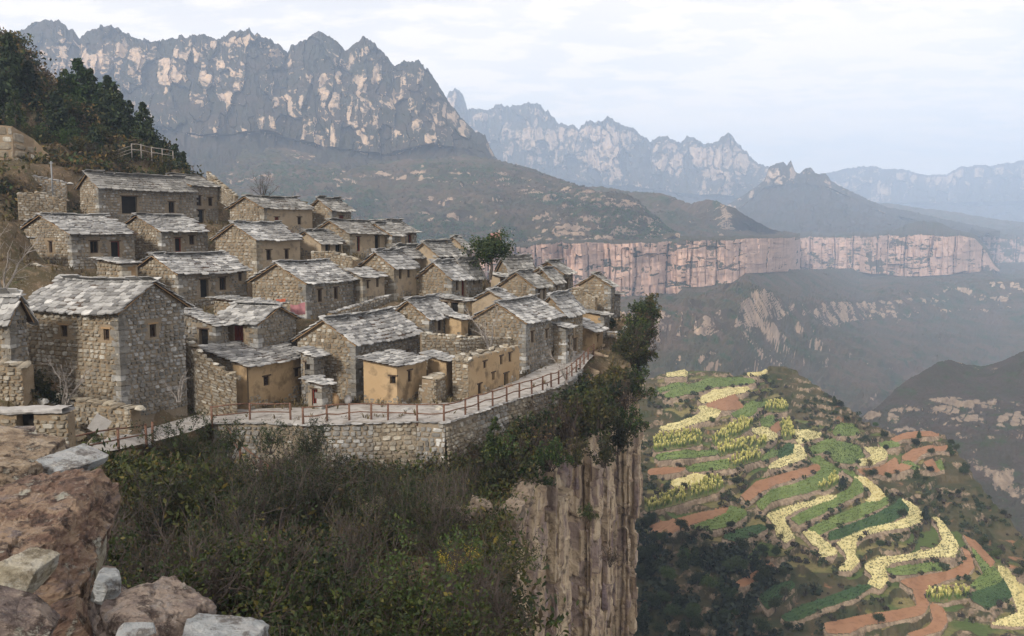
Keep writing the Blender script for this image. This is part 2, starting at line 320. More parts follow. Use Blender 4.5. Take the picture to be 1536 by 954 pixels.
def d_slope(amp=1.0, seed=0, rock=0.2, scale=1.0, ledge=0.0, lz=30, spur=120):
    def f(S, Z, D, cl, top):
        s = S/scale; z = Z/scale; w = (fbm(s/90, z/90, 3, seed+4)-0.5)
        g = ridged(s/190+w, z/420+w*0.4, 4, seed)*80+fbm(s/40, z/25, 5, seed+9)*26
        d1, d2, c1 = worley(s/15+w*2, z/44+w*2, seed+13)
        d = (g+c1*24*cl)*amp*scale+spur*(ridged(s/520+w*.5, z/1300+w*.3, 3, seed+33)**1.5-.3)
        saw = (z+w*40)/lz; saw = saw-np.floor(saw); d = d+ledge*(saw-0.5)*lz*scale
        rk = rock*(fbm(s/32, z/70, 5, seed+17, .62)*1.6-0.2)*(.45+.9*vnoise(s/260, z/60+w*2.5, seed+44))+cl*np.clip((d2-d1)*5, 0, 1)*np.clip((c1-.3)*3, 0, 1)*.62*(fbm(s/60, z/200, 3, seed+18)*2.0-.3)+ledge*0.8*(saw < 0.22)*(fbm(s/50, z/200, 3, seed+19) > 0.5)
        dz = (fbm(s/12, z/12, 3, seed+21)-0.5)*8*scale
        return d, dz, rk
    return f
def d_cliff(amp=1.0, seed=0):
    def f(S, Z, D, cl, top):
        w = (fbm(S/70, Z/200, 3, seed+2)-0.5)
        big = ridged(S/240+w, Z*0+0.5, 3, seed)*150
        c1, k1, k1z = blocks(S, Z, 42, 90, seed+11); c2, k2, k2z = blocks(S, Z, 15, 26, seed+12); c3, k3, k3z = blocks(S, Z, 6, 9, seed+13)
        saw = Z/13+w*0.4; bed = vnoise(S*0+0.5, saw*1.0, seed+5)
        d = (big+(c1*34+c2*13+c3*5+bed*9-14*np.clip(1-k1/2.5, 0, 1)-6*np.clip(1-k2/1.6, 0, 1))*cl+fbm(S/18, Z/18, 4, seed+7)*10)*amp
        rk = cl*(0.66+0.2*c2-0.5*np.clip(1-k1/2.0, 0, 1)-0.4*np.clip((fbm(S/25, Z/9, 3, seed+8)-.58)*12, 0, 1))
        return d, (fbm(S/10, Z*0, 3, seed+9)-0.5)*6*(1-cl)+(fbm(S/60, Z*0+2, 3, seed+19)-.5)*15*np.clip(top*2, 0, 1), rk
    return f

SKY1 = [(-60, 60), (10, 66), (30, 60), (48, 50), (66, 46), (88, 47), (105, 60), (122, 76), (132, 64), (150, 60), (178, 61), (197, 68), (215, 78), (238, 82), (256, 70), (276, 74), (290, 71), (320, 75), (335, 70), (352, 67), (374, 68), (385, 76), (400, 79), (418, 86), (432, 94), (437, 86), (452, 80), (466, 72), (478, 66), (492, 72), (508, 84), (520, 94), (534, 82), (546, 74), (556, 80), (570, 92), (582, 104), (592, 120), (600, 114), (612, 110), (628, 113), (642, 124), (652, 138), (664, 152), (672, 168), (690, 188), (706, 204), (728, 214), (735, 232), (748, 250)]
o, _ = strip('mountain_massif', [
    [(-60, 330, 1500), (250, 330, 1550), (500, 322, 1650), (640, 310, 1700), (748, 300, 1750)],
    [(-60, 210, 2150), (230, 200, 2200), (300, 214, 2150), (400, 210, 2200), (500, 232, 2150), (580, 240, 2150), (640, 228, 2200), (700, 232, 2250), (748, 262, 2250)],
    [(x, y*0.45+0.55*np.interp(x, [-60, 230, 500, 580, 700, 748], [205, 198, 226, 230, 226, 258]), 2420) for x, y in SKY1],
    [(x, y, 2650) for x, y in SKY1]], 660, [(24, 0.15), (80, 1), (100, 1)], d_massif(0.62, 0.80, 9, 1), 'massif_rock', gs=.75, back=(500, 250))
SKY2 = [(640, 190), (664, 172), (672, 158), (683, 150), (694, 158), (702, 180), (712, 178), (735, 178), (752, 170), (768, 174), (790, 170), (808, 172), (822, 182), (838, 198), (870, 204), (880, 196), (898, 198), (912, 191), (930, 200), (948, 206), (962, 214), (976, 222), (984, 214), (1000, 215), (1018, 224), (1030, 212), (1044, 216), (1056, 228), (1072, 222), (1092, 214), (1104, 222), (1120, 236), (1134, 248), (1150, 256), (1170, 262), (1200, 275)]
strip('far_range', [[(640, 330, 3300), (1200, 330, 3500)], [(640, 250, 3900), (760, 262, 3900), (900, 284, 4000), (1050, 298, 4000), (1200, 305, 4100)], [(x, y, 4400) for x, y in SKY2]], 380, [(20, 0.2), (80, 1)], d_massif(0.9, 1.15, 9, 5), 'massif_rock', back=(600, 300))
SKY3 = [(1150, 262), (1200, 270), (1245, 266), (1270, 260), (1300, 258), (1330, 259), (1360, 262), (1380, 268), (1420, 268), (1440, 258), (1462, 254), (1490, 256), (1515, 252), (1560, 244), (1640, 240)]
strip('farthest_range', [[(1150, 345, 5200), (1640, 345, 5200)], [(1150, 310, 5800), (1640, 306, 5800)], [(x, y, 6400) for x, y in SKY3]], 260, [(30, 0.2), (60, 1)], d_massif(1.0, 1.5, 6, 9), 'massif_rock', back=(800, 350))
SKYB = [(1040, 345), (1085, 312), (1120, 292), (1146, 274), (1154, 254), (1164, 250), (1174, 246), (1180, 252), (1186, 244), (1192, 260), (1198, 264), (1208, 256), (1216, 254), (1222, 262), (1230, 264), (1238, 262), (1246, 274), (1266, 284), (1300, 300), (1330, 312), (1370, 318), (1420, 330), (1460, 338), (1500, 345)]
strip('butte', [[(1040, 356, 2300), (1500, 356, 2400)], [(1040, 350, 2500), (1100, 322, 2700), (1146, 284, 2860), (1200, 278, 2900), (1246, 284, 2900), (1330, 322, 2800), (1420, 340, 2700), (1500, 350, 2600)], [(x, y, 2960) for x, y in SKYB]], 240, [(50, 0.0), (36, 1)], d_massif(0.4, 0.7, 3, 13), 'massif_rock', back=(400, 200))
strip('back_hill', [[(1190, 365, 3000), (1640, 365, 3000)], [(1190, 318, 3700), (1230, 308, 3700), (1290, 304, 3700), (1340, 306, 3700), (1380, 312, 3700), (1430, 318, 3700), (1500, 330, 3700), (1560, 336, 3700), (1640, 330, 3700)]], 200, [(60, 0.1)], d_slope(1.0, 21, 0.15), mat='slope_scrub', arc=True)
# second ridge behind the plateau rim
strip('mid_ridge', [[(860, 362, 1620), (1000, 360, 1750), (1200, 358, 1900)], [(860, 335, 1800), (1000, 340, 1900), (1200, 352, 2000)], [(860, 282, 2200), (900, 280, 2150), (947, 288, 2100), (992, 290, 2100), (1020, 300, 2100), (1036, 306, 2100), (1060, 300, 2100), (1075, 302, 2100), (1103, 313, 2100), (1126, 328, 2100), (1160, 345, 2100), (1200, 352, 2100)]], 260, [(40, 0.3), (60, 0.0)], d_slope(0.7, 31, 0.35, 0.8, 0.25, 24, 60), mat='slope_scrub', arc=True, gs=.75)
# slopes rising from the plateau rim to the massif
o, SLOPE_P = strip('wooded_slope', [
    [(240, 385, 1100), (480, 380, 1150), (740, 368, 1230), (830, 364, 1330), (930, 358, 1430), (1000, 357, 1500), (1020, 357, 1520)],
    [(240, 340, 1400), (500, 332, 1430), (740, 318, 1500), (860, 312, 1560), (930, 312, 1560), (975, 332, 1570), (1000, 348, 1570), (1020, 355, 1570)],
    [(240, 214, 2080), (300, 222, 2060), (400, 220, 2060), (500, 238, 2040), (580, 244, 2040), (640, 234, 2060), (700, 234, 2100), (748, 242, 2050), (790, 252, 2000), (845, 272, 1900), (900, 290, 1750), (938, 292, 1700), (958, 302, 1680), (975, 322, 1660), (1000, 344, 1640), (1020, 354, 1640)]],
    420, [(54, 0.12), (90, 0.0)], d_slope(0.7, 41, 0.75, 0.8, 0.7, 26, 150), mat='slope_scrub', arc=True, gs=.75)
# plateau cliffs
RIMT = [(640, 364, 1180), (740, 367, 1230), (830, 363, 1330), (929, 360, 1430), (1000, 357, 1500), (1092, 355, 1600), (1172, 353, 1700), (1182, 354, 1760), (1200, 354, 2150)]
strip('plateau_cliff', [[(640, 446, 1150), (740, 446, 1210), (830, 444, 1310), (945, 440, 1400), (1015, 440, 1470), (1027, 424, 1500), (1097, 421, 1570), (1119, 406, 1620), (1182, 404, 1730), (1200, 402, 2100)], RIMT, [(x, y-3, d+120) for x, y, d in RIMT]], 420, [(90, 1), (14, 0.1)], d_cliff(0.8, 3), 'plateau_rock', gs=.75, back=(300, 60))
RIM2 = [(1160, 354, 2150), (1240, 353, 2180), (1310, 353, 2150), (1330, 352, 2020), (1380, 350, 2000), (1440, 353, 2050), (1462, 358, 2100), (1478, 372, 2150), (1492, 394, 2200), (1500, 402, 2250)]
strip('mesa_cliff', [[(1160, 402, 2100), (1240, 403, 2120), (1290, 404, 2080), (1320, 408, 1980), (1353, 411, 1960), (1420, 408, 2000), (1492, 402, 2150), (1500, 405, 2200)], RIM2, [(1160, 348, 2350), (1300, 349, 2350), (1342, 346, 2250), (1360, 336, 2250), (1385, 332, 2250), (1410, 335, 2250), (1438, 348, 2250), (1465, 354, 2250), (1482, 372, 2300), (1493, 393, 2300), (1500, 400, 2320)]], 300, [(70, 1), (24, 0.1)], d_cliff(0.9, 8), 'plateau_rock', back=(300, 80))
strip('far_plateau_cliff', [[(1460, 394, 2850), (1640, 388, 2900)], [(1460, 353, 2950), (1640, 350, 3000)], [(1460, 346, 3300), (1640, 342, 3300)]], 120, [(40, 1), (10, 0.1)], d_cliff(0.7, 15), 'plateau_rock')
# valley side below the cliffs
strip('valley_side', [
    [(860, 720, 560), (1000, 700, 600), (1200, 660, 700), (1350, 650, 800), (1640, 640, 850)],
    [(860, 545, 940), (1000, 545, 960), (1100, 535, 1000), (1220, 525, 1100), (1350, 520, 1250), (1500, 510, 1400), (1640, 510, 1400)],
    [(860, 515, 1000), (985, 508, 1020), (1060, 505, 1060), (1110, 486, 1150), (1220, 484, 1250), (1300, 480, 1400), (1400, 468, 1550), (1500, 465, 1650), (1640, 468, 1650)],
    [(860, 478, 1030), (985, 466, 1060), (1060, 468, 1100), (1110, 452, 1190), (1220, 448, 1300), (1300, 452, 1450), (1350, 434, 1600), (1450, 428, 1750), (1640, 432, 1750)],
    [(860, 444, 1290), (945, 438, 1380), (1015, 438, 1450), (1027, 424, 1480), (1097, 420, 1550), (1119, 405, 1600), (1182, 403, 1720), (1288, 402, 2060), (1353, 410, 1940), (1489, 400, 2180), (1500, 394, 2750), (1640, 388, 2850)]],
    500, [(40, 0.05), (18, 0.1), (40, 0.85), (46, 0.1)], d_slope(0.6, 51, 0.50, 0.6, 0.25, 26, 120), mat='slope_scrub', arc=True, gs=.75, back=None)
# hill on the right
strip('right_hill', [
    [(1280, 760, 330), (1400, 860, 310), (1500, 940, 300), (1660, 1000, 300)],
    [(1280, 640, 520), (1340, 640, 520), (1420, 640, 505), (1520, 650, 490), (1660, 660, 480)],
    [(1280, 628, 545), (1340, 606, 560), (1420, 592, 565), (1520, 598, 560), (1660, 590, 560)],
    [(1280, 640, 575), (1305, 618, 580), (1325, 600, 585), (1345, 580, 600), (1365, 566, 605), (1385, 556, 610), (1408, 542, 620), (1425, 538, 630), (1445, 543, 640), (1470, 547, 640), (1490, 543, 640), (1510, 536, 640), (1536, 524, 650), (1600, 505, 660), (1660, 500, 660)]],
    330, [(100, 0.25), (36, 0.85), (44, 0.0)], d_slope(0.5, 61, 0.85, 0.25, 0.1, 30, 34), mat='near_hill', arc=True, back=(200, 160))
# valley floor, out to the horizon
me = mesh_np('valley_floor', [(-9000, -900, -330), (9000, -900, -330), (9000, 12000, -330), (-9000, 12000, -330)], [[(0, 1, 2, 3)]])
me.attributes.new('rock', 'FLOAT', 'POINT'); obj('valley_floor', me, MATS['slope_scrub'], kind='structure')

def build_haze():
    m = bpy.data.materials.new('haze'); m.use_nodes = True; nt = m.node_tree; nt.nodes.clear()
    out = nt.nodes.new('ShaderNodeOutputMaterial'); v = nt.nodes.new('ShaderNodeVolumePrincipled')
    v.inputs['Color'].default_value = (0.61, 0.765, 1.0, 1); v.inputs['Density'].default_value = 2.4e-4; v.inputs['Anisotropy'].default_value = 0.0
    nt.links.new(v.outputs[0], out.inputs['Volume'])
    b = MB(); b.box((-4200, -700, -331), (5200, 7400, 680)); obj('haze', b.mesh('haze'), m, kind='stuff', label='pale blue haze filling the valley air')
build_haze()
# ------------------------------------------------------------------ houses: table first (the hillside is fitted to their bases)
# label, corner px, eave py, base py, left px, right px, depth, yaw, roof, wall-left, wall-right, roof rise (m), openings [(face, along 0..1, sill m, w, h, type)], flags
HS = [
 ('large two-storey rubble stone house with pale slate roof at the far left above the path', 183, 466, 602, 45, 280, 54, 64, 'gr', 'W', 'G', 2.0, [('l', .42, 3.75, .62, .75, 'bars'), ('l', .87, 3.75, .5, .7, 'bars'), ('r', .50, 3.7, .52, .85, 'bars')], 'I'),
 ('low ochre mud-walled house with pale slab roof beside the railing path', 374, 549, 613, 306, 464, 61.5, 64, 'lean', 'OW', 'O', 1.0, [('r', .28, 1.35, .62, .68, 'win'), ('r', .79, 1.5, .55, .62, 'win')], 'I'),
 ('stone house with broad pale slate roof between the two ochre houses', 534, 514, 602, 448, 629, 66.5, 64, 'gl', 'W', 'G', 2.0, [('r', .2, 1.9, .6, 1.0, 'door'), ('r', .42, 2.0, .6, 1.0, 'win'), ('r', .78, 2.0, .6, 1.0, 'win')], 'I'),
 ('small ochre shed with cracked plaster and flat slab roof behind the railing', 596, 549, 604, 546, 640, 63, 64, 'lean', 'O', 'O', .35, [('l', .92, 1.35, .5, .55, 'hole'), ('r', .42, 1.25, .5, .85, 'win')], 'I'),
 ('narrow ochre shed with slab roof wedged against the roofless ruin', 670, 541, 590, 642, 679, 67, 64, 'lean', 'O', 'O', .35, [], ''),
 ('roofless long ochre ruin with rubble-topped walls beside the path', 703, 541, 600, 679, 779, 66, 64, 'ruin', 'MW', 'O', 0, [('r', .30, 2.05, .5, .55, 'win'), ('r', .62, 1.95, .45, .7, 'win'), ('r', .80, 1.95, .5, .75, 'win'), ('r', .2, .15, .55, .8, 'win'), ('r', .46, .9, .5, .6, 'hole'), ('r', .72, .0, .8, 1.1, 'hole')], ''),
 ('tall stone house with slate roof and long facade along the path', 788, 482, 562, 708, 838, 78, 64, 'gl', 'W', 'G', 1.9, [('r', .2, 2.7, .55, 1.0, 'win'), ('r', .62, 2.75, .5, .8, 'win'), ('r', .82, .45, .45, .8, 'win'), ('r', .02, .1, .6, 1.6, 'door')], 'I'),
 ('stone house with slate roof and deep shaded doorway behind the tall path house', 846, 469, 545, 806, 873, 86, 64, 'gl', 'W', 'W', 1.9, [('r', .45, 2.2, .6, 1.4, 'win'), ('r', .6, .2, .9, 1.9, 'hole')], ''),
 ('little stone porch with slab roof at the bend of the path', 848, 491, 540, 838, 858, 83, 64, 'lean', 'W', 'G', .3, [('r', .5, .4, .6, 1.8, 'hole')], ''),
 ('small ochre gatehouse with slate hat roof at the end of the path', 889, 496, 528, 868, 904, 92, 64, 'lean', 'O', 'O', .7, [('r', .5, .9, .4, .7, 'win')], ''),
 ('ochre house with stone-weighted slab roof behind the gatehouse', 905, 473, 508, 871, 913, 97, 64, 'lean', 'O', 'G', .4, [('r', .4, .6, .4, .9, 'win')], ''),
 ('tall narrow stone gable house at the cliff edge end of the village', 915, 428, 482, 868, 921, 103, 64, 'gl', 'W', 'G', 1.5, [('r', .5, 1.4, .5, 1.2, 'win')], ''),
 ('tiny lean-to with slate roof behind the cliff edge gable house', 921, 441, 482, 914, 930, 106, 64, 'lean', 'G', 'G', .4, [], ''),
 ('stone house with dark timber porch high behind the path', 844, 409, 447, 801, 859, 106, 64, 'gl', 'W', 'G', 1.5, [('r', .4, .2, .9, 2.0, 'hole')], ''),
 ('stone house tucked in front of the timber porch house', 829, 421, 450, 800, 843, 100, 64, 'gl', 'W', 'G', 1.4, [('r', .4, .3, .6, 1.2, 'win')], ''),
 ('stone gable house with small dark window above the tall path house', 802, 429, 456, 750, 822, 94, 64, 'gl', 'W', 'G', 1.7, [('r', .35, .5, .5, .9, 'win'), ('r', .7, .3, .45, 1.1, 'win')], ''),
 ('stone house with mud-daubed gable half hidden behind the tall path house', 768, 456, 484, 704, 783, 87, 64, 'gl', 'M', 'G', 1.5, [], ''),
 ('low stone house with slate roof right of the green tree', 763, 405, 432, 747, 802, 108, 50, 'gl', 'W', 'G', 1.6, [('r', .6, .9, .4, .6, 'win'), ('r', .8, .9, .4, .6, 'win')], ''),
 ('small mud hut with sagging slab roof under the green tree', 750, 415, 438, 737, 758, 104, 64, 'lean', 'M', 'M', .4, [('r', .4, .1, .7, 1.3, 'hole')], ''),
 ('stone house with pale gable and paired slots left of the green tree', 677, 417, 452, 628, 702, 88, 64, 'gl', 'W', 'G', 1.8, [('r', .35, 1.0, .5, .9, 'win'), ('r', .7, .1, .6, 1.9, 'door')], ''),
 ('grey stone house with two small windows beside the green tree trunk', 697, 411, 444, 680, 723, 94, 64, 'gl', 'G', 'G', 1.6, [('r', .55, 1.1, .45, .8, 'win'), ('r', .85, 1.1, .4, .7, 'win')], ''),
 ('grey house with annexe roof below the little chimney', 657, 382, 406, 617, 692, 99, 64, 'gl', 'M', 'G', 1.6, [('r', .2, .6, .45, .8, 'win'), ('r', .6, .4, .8, .9, 'hole')], ''),
 ('smooth tan gabled house left of the green tree crown', 699, 372, 402, 663, 708, 106, 64, 'gl', 'M', 'G', 1.5, [('r', .5, .6, .5, 1.0, 'win')], ''),
 ('mud house with slab roof below the long timber-front house', 610, 384, 408, 582, 640, 97, 64, 'gl', 'W', 'M', 1.2, [('r', .35, .6, .5, .7, 'hole'), ('r', .8, .5, .4, .9, 'win')], ''),
 ('tall stone house with two slit windows at the village centre', 591, 400, 450, 542, 625, 86, 64, 'gl', 'W', 'M', 1.7, [('r', .28, 2.0, .45, .85, 'win'), ('r', .65, 2.05, .45, .85, 'win')], ''),
 ('square tan mud house with two tiny windows at the village centre', 544, 415, 458, 531, 577, 82, 64, 'lean', 'W', 'M', .5, [('r', .25, 1.5, .4, .7, 'win'), ('r', .68, 1.55, .4, .8, 'win')], ''),
 ('grey cobble facade house with wide pale slate roof in the middle of the slope', 460, 423, 478, 380, 530, 76, 64, 'gl', 'W', 'G', 1.9, [('r', .28, 1.3, .55, 1.1, 'win'), ('r', .62, 1.4, .55, 1.05, 'win')], 'I'),
 ('stone house with dark doorway just behind the large far-left house', 269, 409, 458, 202, 371, 73, 58, 'gl', 'W', 'G', 1.7, [('r', .36, .5, .85, 1.5, 'hole'), ('r', .63, 1.0, .7, 1.1, 'win'), ('r', .9, 1.7, .4, .7, 'win')], 'I'),
 ('stone house with two tall windows and slate roof in the upper middle', 386, 358, 418, 325, 451, 86, 60, 'gl', 'W', 'M', 1.8, [('r', .27, 1.75, .65, 1.0, 'win'), ('r', .68, 1.8, .55, .95, 'win')], ''),
 ('stone house with a door and a window between two higher houses on the left', 244, 346, 392, 178, 313, 88, 55, 'gl', 'W', 'G', 1.9, [('r', .34, .9, .7, 1.4, 'door'), ('r', .64, 1.6, .6, .9, 'win')], ''),
 ('broad stone house with red-framed doorway at the upper left edge', 110, 350, 402, 20, 203, 80, 52, 'gl', 'W', 'G', 2.1, [('r', .34, 1.3, .75, 1.1, 'win'), ('r', .68, .7, .85, 1.65, 'door'), ('l', .62, 1.3, .7, 1.05, 'win')], ''),
 ('topmost stone house with dark open porch below the hilltop fence', 150, 279, 330, 122, 291, 97, 56, 'gl', 'W', 'G', 1.7, [('r', .30, .75, 1.9, 1.9, 'hole'), ('r', .75, .9, .8, 1.3, 'win')], ''),
 ('stone house with two square windows behind the topmost porch house', 290, 278, 336, 228, 328, 107, 56, 'gl', 'W', 'G', 1.7, [('r', .25, 2.2, .7, 1.2, 'win'), ('r', .7, 2.2, .6, 1.0, 'win'), ('r', .3, .1, .9, 1.6, 'hole')], ''),
 ('wide grey house with warm stone gable on the upper ridge', 397, 311, 350, 346, 469, 99, 56, 'gl', 'W', 'M', 1.5, [('r', .25, 1.1, .6, .7, 'red'), ('r', .72, 1.0, .55, .85, 'win')], ''),
 ('small stone house right of the wide ridge house', 498, 314, 350, 464, 527, 106, 60, 'gl', 'W', 'G', 1.5, [('r', .5, 1.1, .8, 1.0, 'red')], ''),
 ('long house with timber posts and open bays on the village skyline', 525, 349, 384, 471, 608, 98, 54, 'gl', 'W', 'M', 1.6, [('r', .15, .5, .5, 1.6, 'door'), ('r', .48, .2, .8, 2.0, 'hole'), ('r', .84, .7, .7, 1.0, 'red')], ''),
 ('stone house with stepped roof at the right end of the skyline row', 604, 347, 378, 556, 625, 106, 60, 'gl', 'W', 'G', 1.5, [('r', .5, .4, .6, 1.6, 'door')], ''),
 ('short roofed annexe in the middle of the skyline row', 588, 352, 380, 541, 601, 102, 60, 'gl', 'W', 'G', 1.5, [], ''),
 ('low shed with open front below the small ridge house', 482, 364, 384, 440, 514, 93, 58, 'gl', 'M', 'M', 1.4, [('r', .3, .1, .7, 1.1, 'hole'), ('r', .8, .1, .9, 1.1, 'hole')], ''),
 ('stone cottage with red door behind the low ochre house', 387, 484, 522, 324, 444, 66, 64, 'gr', 'W', 'G', 1.3, [('l', .55, .35, .95, 1.25, 'red')], 'I'),
 ('dark-doored stone lean-to between the large house and the red-door cottage', 325, 488, 530, 276, 334, 65, 64, 'lean', 'G', 'G', .9, [('l', .62, .4, .9, 1.35, 'hole')], ''),
 ('slab-coped stone shed behind the red-door cottage', 404, 457, 482, 322, 424, 70, 64, 'lean', 'W', 'W', .3, [], ''),
 ('stone gable house with slate roof left of the ochre lean-to', 643, 476, 506, 587, 679, 76, 64, 'gl', 'W', 'G', 1.7, [('r', .45, .7, .6, 1.2, 'win')], 'I'),
 ('ochre lean-to joined to the right of a stone gable house', 692, 479, 510, 668, 700, 77.5, 64, 'lean', 'O', 'O', .4, [], ''),
 ('open-fronted shed with sagging slab roof above the ochre lean-to', 695, 452, 484, 652, 708, 82, 64, 'lean', 'G', 'O', .4, [('l', .3, .2, 1.0, 1.7, 'hole'), ('l', .7, .2, .8, 1.7, 'hole')], ''),
 ('stone house cut off by the left edge of the picture', 18, 473, 560, -70, 24, 52, 72, 'gr', 'W', 'G', 1.3, [], ''),
 ('small flat-roofed stone store with plank door behind the large far-left house', 185, 396, 424, 147, 200, 70, 50, 'lean', 'W', 'T', .3, [], ''),
 ('dark open byre with slate awning at the upper left edge', 28, 358, 412, -60, 42, 77, 60, 'lean', 'G', 'G', .5, [('l', .4, .2, 1.6, 2.2, 'hole')], ''),
 ('little stone privy with slab roof beside the low ochre house', 483, 577, 612, 472, 496, 61.5, 64, 'lean', 'G', 'G', .25, [('l', .5, .1, .55, 1.2, 'red')], ''),
 ('narrow stair shed with slate top joined to the low ochre house', 472, 534, 604, 461, 482, 65, 64, 'lean', 'G', 'G', .3, [('l', .5, 1.5, .5, 1.5, 'hole')], ''),
]
def solve(cx, base, lx, rx, D, a):
    C = at(cx, base, D); ca, sa = math.cos(a), math.sin(a); zc = C[1]*CT-C[2]*ST
    k = (rx-768)/F; L = (k*zc-C[0])/(ca-k*sa*CT); k = (lx-768)/F; W = (C[0]-k*zc)/(sa+k*ca*CT)
    return C, L, W
FIT = []
for h in HS:
    a = math.radians(h[7]); C, L, W = solve(h[1], h[3], h[4], h[5], h[6], a)
    L = min(max(L, 1.2), 15); W = min(max(W, 1.2), 11); Hh = at(h[1], h[2], h[6])[2]-C[2]; FIT.append((C, L, W, a, Hh))

# ------------------------------------------------------------------ hillside fitted through house bases, path and traced ground points
ZP = -12.6
OUT = [at(60, 704, 39), at(110, 690, 42.5), at(178, 674, 47), at(235, 661, 51.5), at_z(285, 648, -12.5), at_z(320, 634, ZP), at_z(390, 634, ZP), at_z(455, 637, ZP), at_z(560, 634, ZP), at_z(625, 632, ZP), at_z(668, 634, ZP), at_z(715, 618, ZP), at_z(760, 603, ZP), at_z(800, 591, ZP), at_z(835, 580, ZP), at_z(858, 567, ZP), at_z(872, 554, ZP), at_z(880, 543, ZP), at_z(890, 533, ZP)]
INN = [at(60, 690, 41.5), at(110, 672, 45), at(178, 655, 49.5), at(235, 640, 54), at_z(285, 626, -12.45), at_z(322, 616, ZP), at_z(380, 614, ZP), at_z(460, 612, ZP), at_z(545, 607, ZP), at_z(610, 607, ZP), at_z(690, 604, ZP), at_z(720, 594, ZP), at_z(752, 581, ZP), at_z(785, 566, ZP), at_z(812, 553, ZP), at_z(832, 543, ZP), at_z(846, 535, ZP), at_z(856, 529, ZP), at_z(866, 522, ZP)]
RIM = np.array([(0.6, -4), (0.9, 14), (0.7, 25), (0.1, 36), (-0.4, 46), (0.3, 57), (5.0, 70), (9.2, 80), (12.4, 90), (15.7, 101), (17.2, 112), (14.0, 124), (4, 138), (-20, 150), (-60, 170)])
CP = []
for C, L, W, a, Hh in FIT:
    d = np.array((math.cos(a), math.sin(a))); n = np.array((-d[1], d[0]))
    for s in (-.08, .5, 1.0):
        for t in (-.08, .5, 1.0):
            q = C[:2]+d*L*s+n*W*t; CP.append((q[0], q[1], C[2]-0.05+0.02*t))
for o_, i_ in zip(OUT, INN):
    CP.append((o_[0], o_[1], o_[2]-.06)); CP.append((i_[0], i_[1], i_[2]-.06)); CP.append((*((o_+i_)/2)[:2], ((o_+i_)/2)[2]-.06))
    if o_[0] > -21: CP.append((o_[0]+0.5, o_[1]-1.5, ZP-4.0)); CP.append((o_[0]+0.8, o_[1]-4.5, ZP-4.6))
for p in [(235, 690, 46), (160, 705, 42), (110, 720, 38)]: CP.append(tuple(at(*p)-np.array((0, 0, .3))))
CP += [(-5, 50, -17.2), (-12, 47, -16.8), (-20, 43, -15.5), (0, 45, -16), (-28, 38, -12.5), (-15, 32, -14.6), (-5, 32, -15), (-25, 28, -12.2), (-4, 20, -12.6), (-12, 20, -12.0), (-22, 20, -10), (0, 12, -11.5), (-3, 9, -9.6), (-8, 9, -8.4), (-15, 9, -6.5), (-3.5, 4, -4.2), (-9, 4, -3.4), (0, 3, -7), (-30, 10, -4), (-45, 25, -4), (-45, 40, -6),
       (3, 55, -16.6), (5.5, 64, -16.2), (8, 72, -15.6), (10.5, 82, -14.8), (14, 92, -14), (16, 100, -13.5), (18, 112, -15)]
for p in [(0, 330, 72), (60, 300, 88), (20, 250, 100), (100, 250, 106), (0, 196, 112), (60, 215, 113), (-30, 240, 101), (20, 243, 102), (60, 248, 104), (160, 240, 112), (262, 248, 116), (40, 130, 128), (120, 170, 130), (200, 215, 128), (270, 262, 124), (320, 300, 118), (-60, 90, 130), (-80, 300, 95), (0, 60, 140), (100, 140, 145), (0, 620, 40), (60, 640, 40), (0, 470, 60), (70, 400, 72), (310, 590, 58.5), (270, 600, 56), (120, 600, 53), (60, 590, 54)]:
    CP.append(tuple(at(*p)))
CP += [(-24, 140, -4), (-5, 130, -12), (8, 122, -16), (-40, 165, 6), (-60, 180, 12), (-20, 122, -4.5), (-8, 118, -8), (3, 116, -11), (-32, 130, -1)]
CP = np.array(CP, float)
GX = np.arange(-112, 22, 0.8); GY = np.arange(-3, 176, 0.8)
gx, gy = np.meshgrid(GX, GY, indexing='ij')
def idw(gx, gy):
    num = np.zeros_like(gx); den = np.zeros_like(gx)
    for x, y, z in CP:
        w = 1/((gx-x)**2+(gy-y)**2+0.35)**2.0; num += w*z; den += w
    return num/den
GZ = idw(gx, gy)
GZ = GZ+(fbm(gx/3.1, gy/3.1, 4, 77)-0.5)*0.75+(fbm(gx/0.9, gy/0.9, 2, 78)-0.5)*0.25
# keep the path free of bumps
def ground(x, y):
    x = np.asarray(x, float); y = np.asarray(y, float); i = np.clip((x-GX[0])/0.8, 0, len(GX)-1.001); j = np.clip((y-GY[0])/0.8, 0, len(GY)-1.001)
    i0 = i.astype(int); j0 = j.astype(int); fi = i-i0; fj = j-j0
    return (GZ[i0, j0]*(1-fi)+GZ[i0+1, j0]*fi)*(1-fj)+(GZ[i0, j0+1]*(1-fi)+GZ[i0+1, j0+1]*fi)*fj
pathpts = np.array([(o_*(1-t)+i_*t) for o_, i_ in zip(OUT, INN) for t in np.linspace(-.15, 1.15, 7)])
pm = np.full(gx.shape, 99.0); pz = np.zeros_like(gx)
dense = []
for k in range(len(OUT)-1):
    for t in np.linspace(0, 1, 8):
        for s in np.linspace(-.12, 1.12, 6): dense.append((OUT[k]*(1-t)+OUT[k+1]*t)*(1-s)+(INN[k]*(1-t)+INN[k+1]*t)*s)
for q in dense:
    d = np.hypot(gx-q[0], gy-q[1]); m = d < pm; pm = np.where(m, d, pm); pz = np.where(m, q[2]-0.10, pz)
wgt = np.clip(1.25-pm, 0, 1)
wl_ = np.array([(OUT[k]*(1-t)+OUT[k+1]*t)[:2] for k in range(5, 17) for t in np.linspace(0, 1, 12)])
wd = np.full(gx.shape, 99.0); wsx = np.zeros_like(gx); wsy = np.zeros_like(gx)
for q in wl_:
    d = np.hypot(gx-q[0], gy-q[1]); m = d < wd; wd = np.where(m, d, wd); wsx = np.where(m, gx-q[0], wsx); wsy = np.where(m, gy-q[1], wsy)
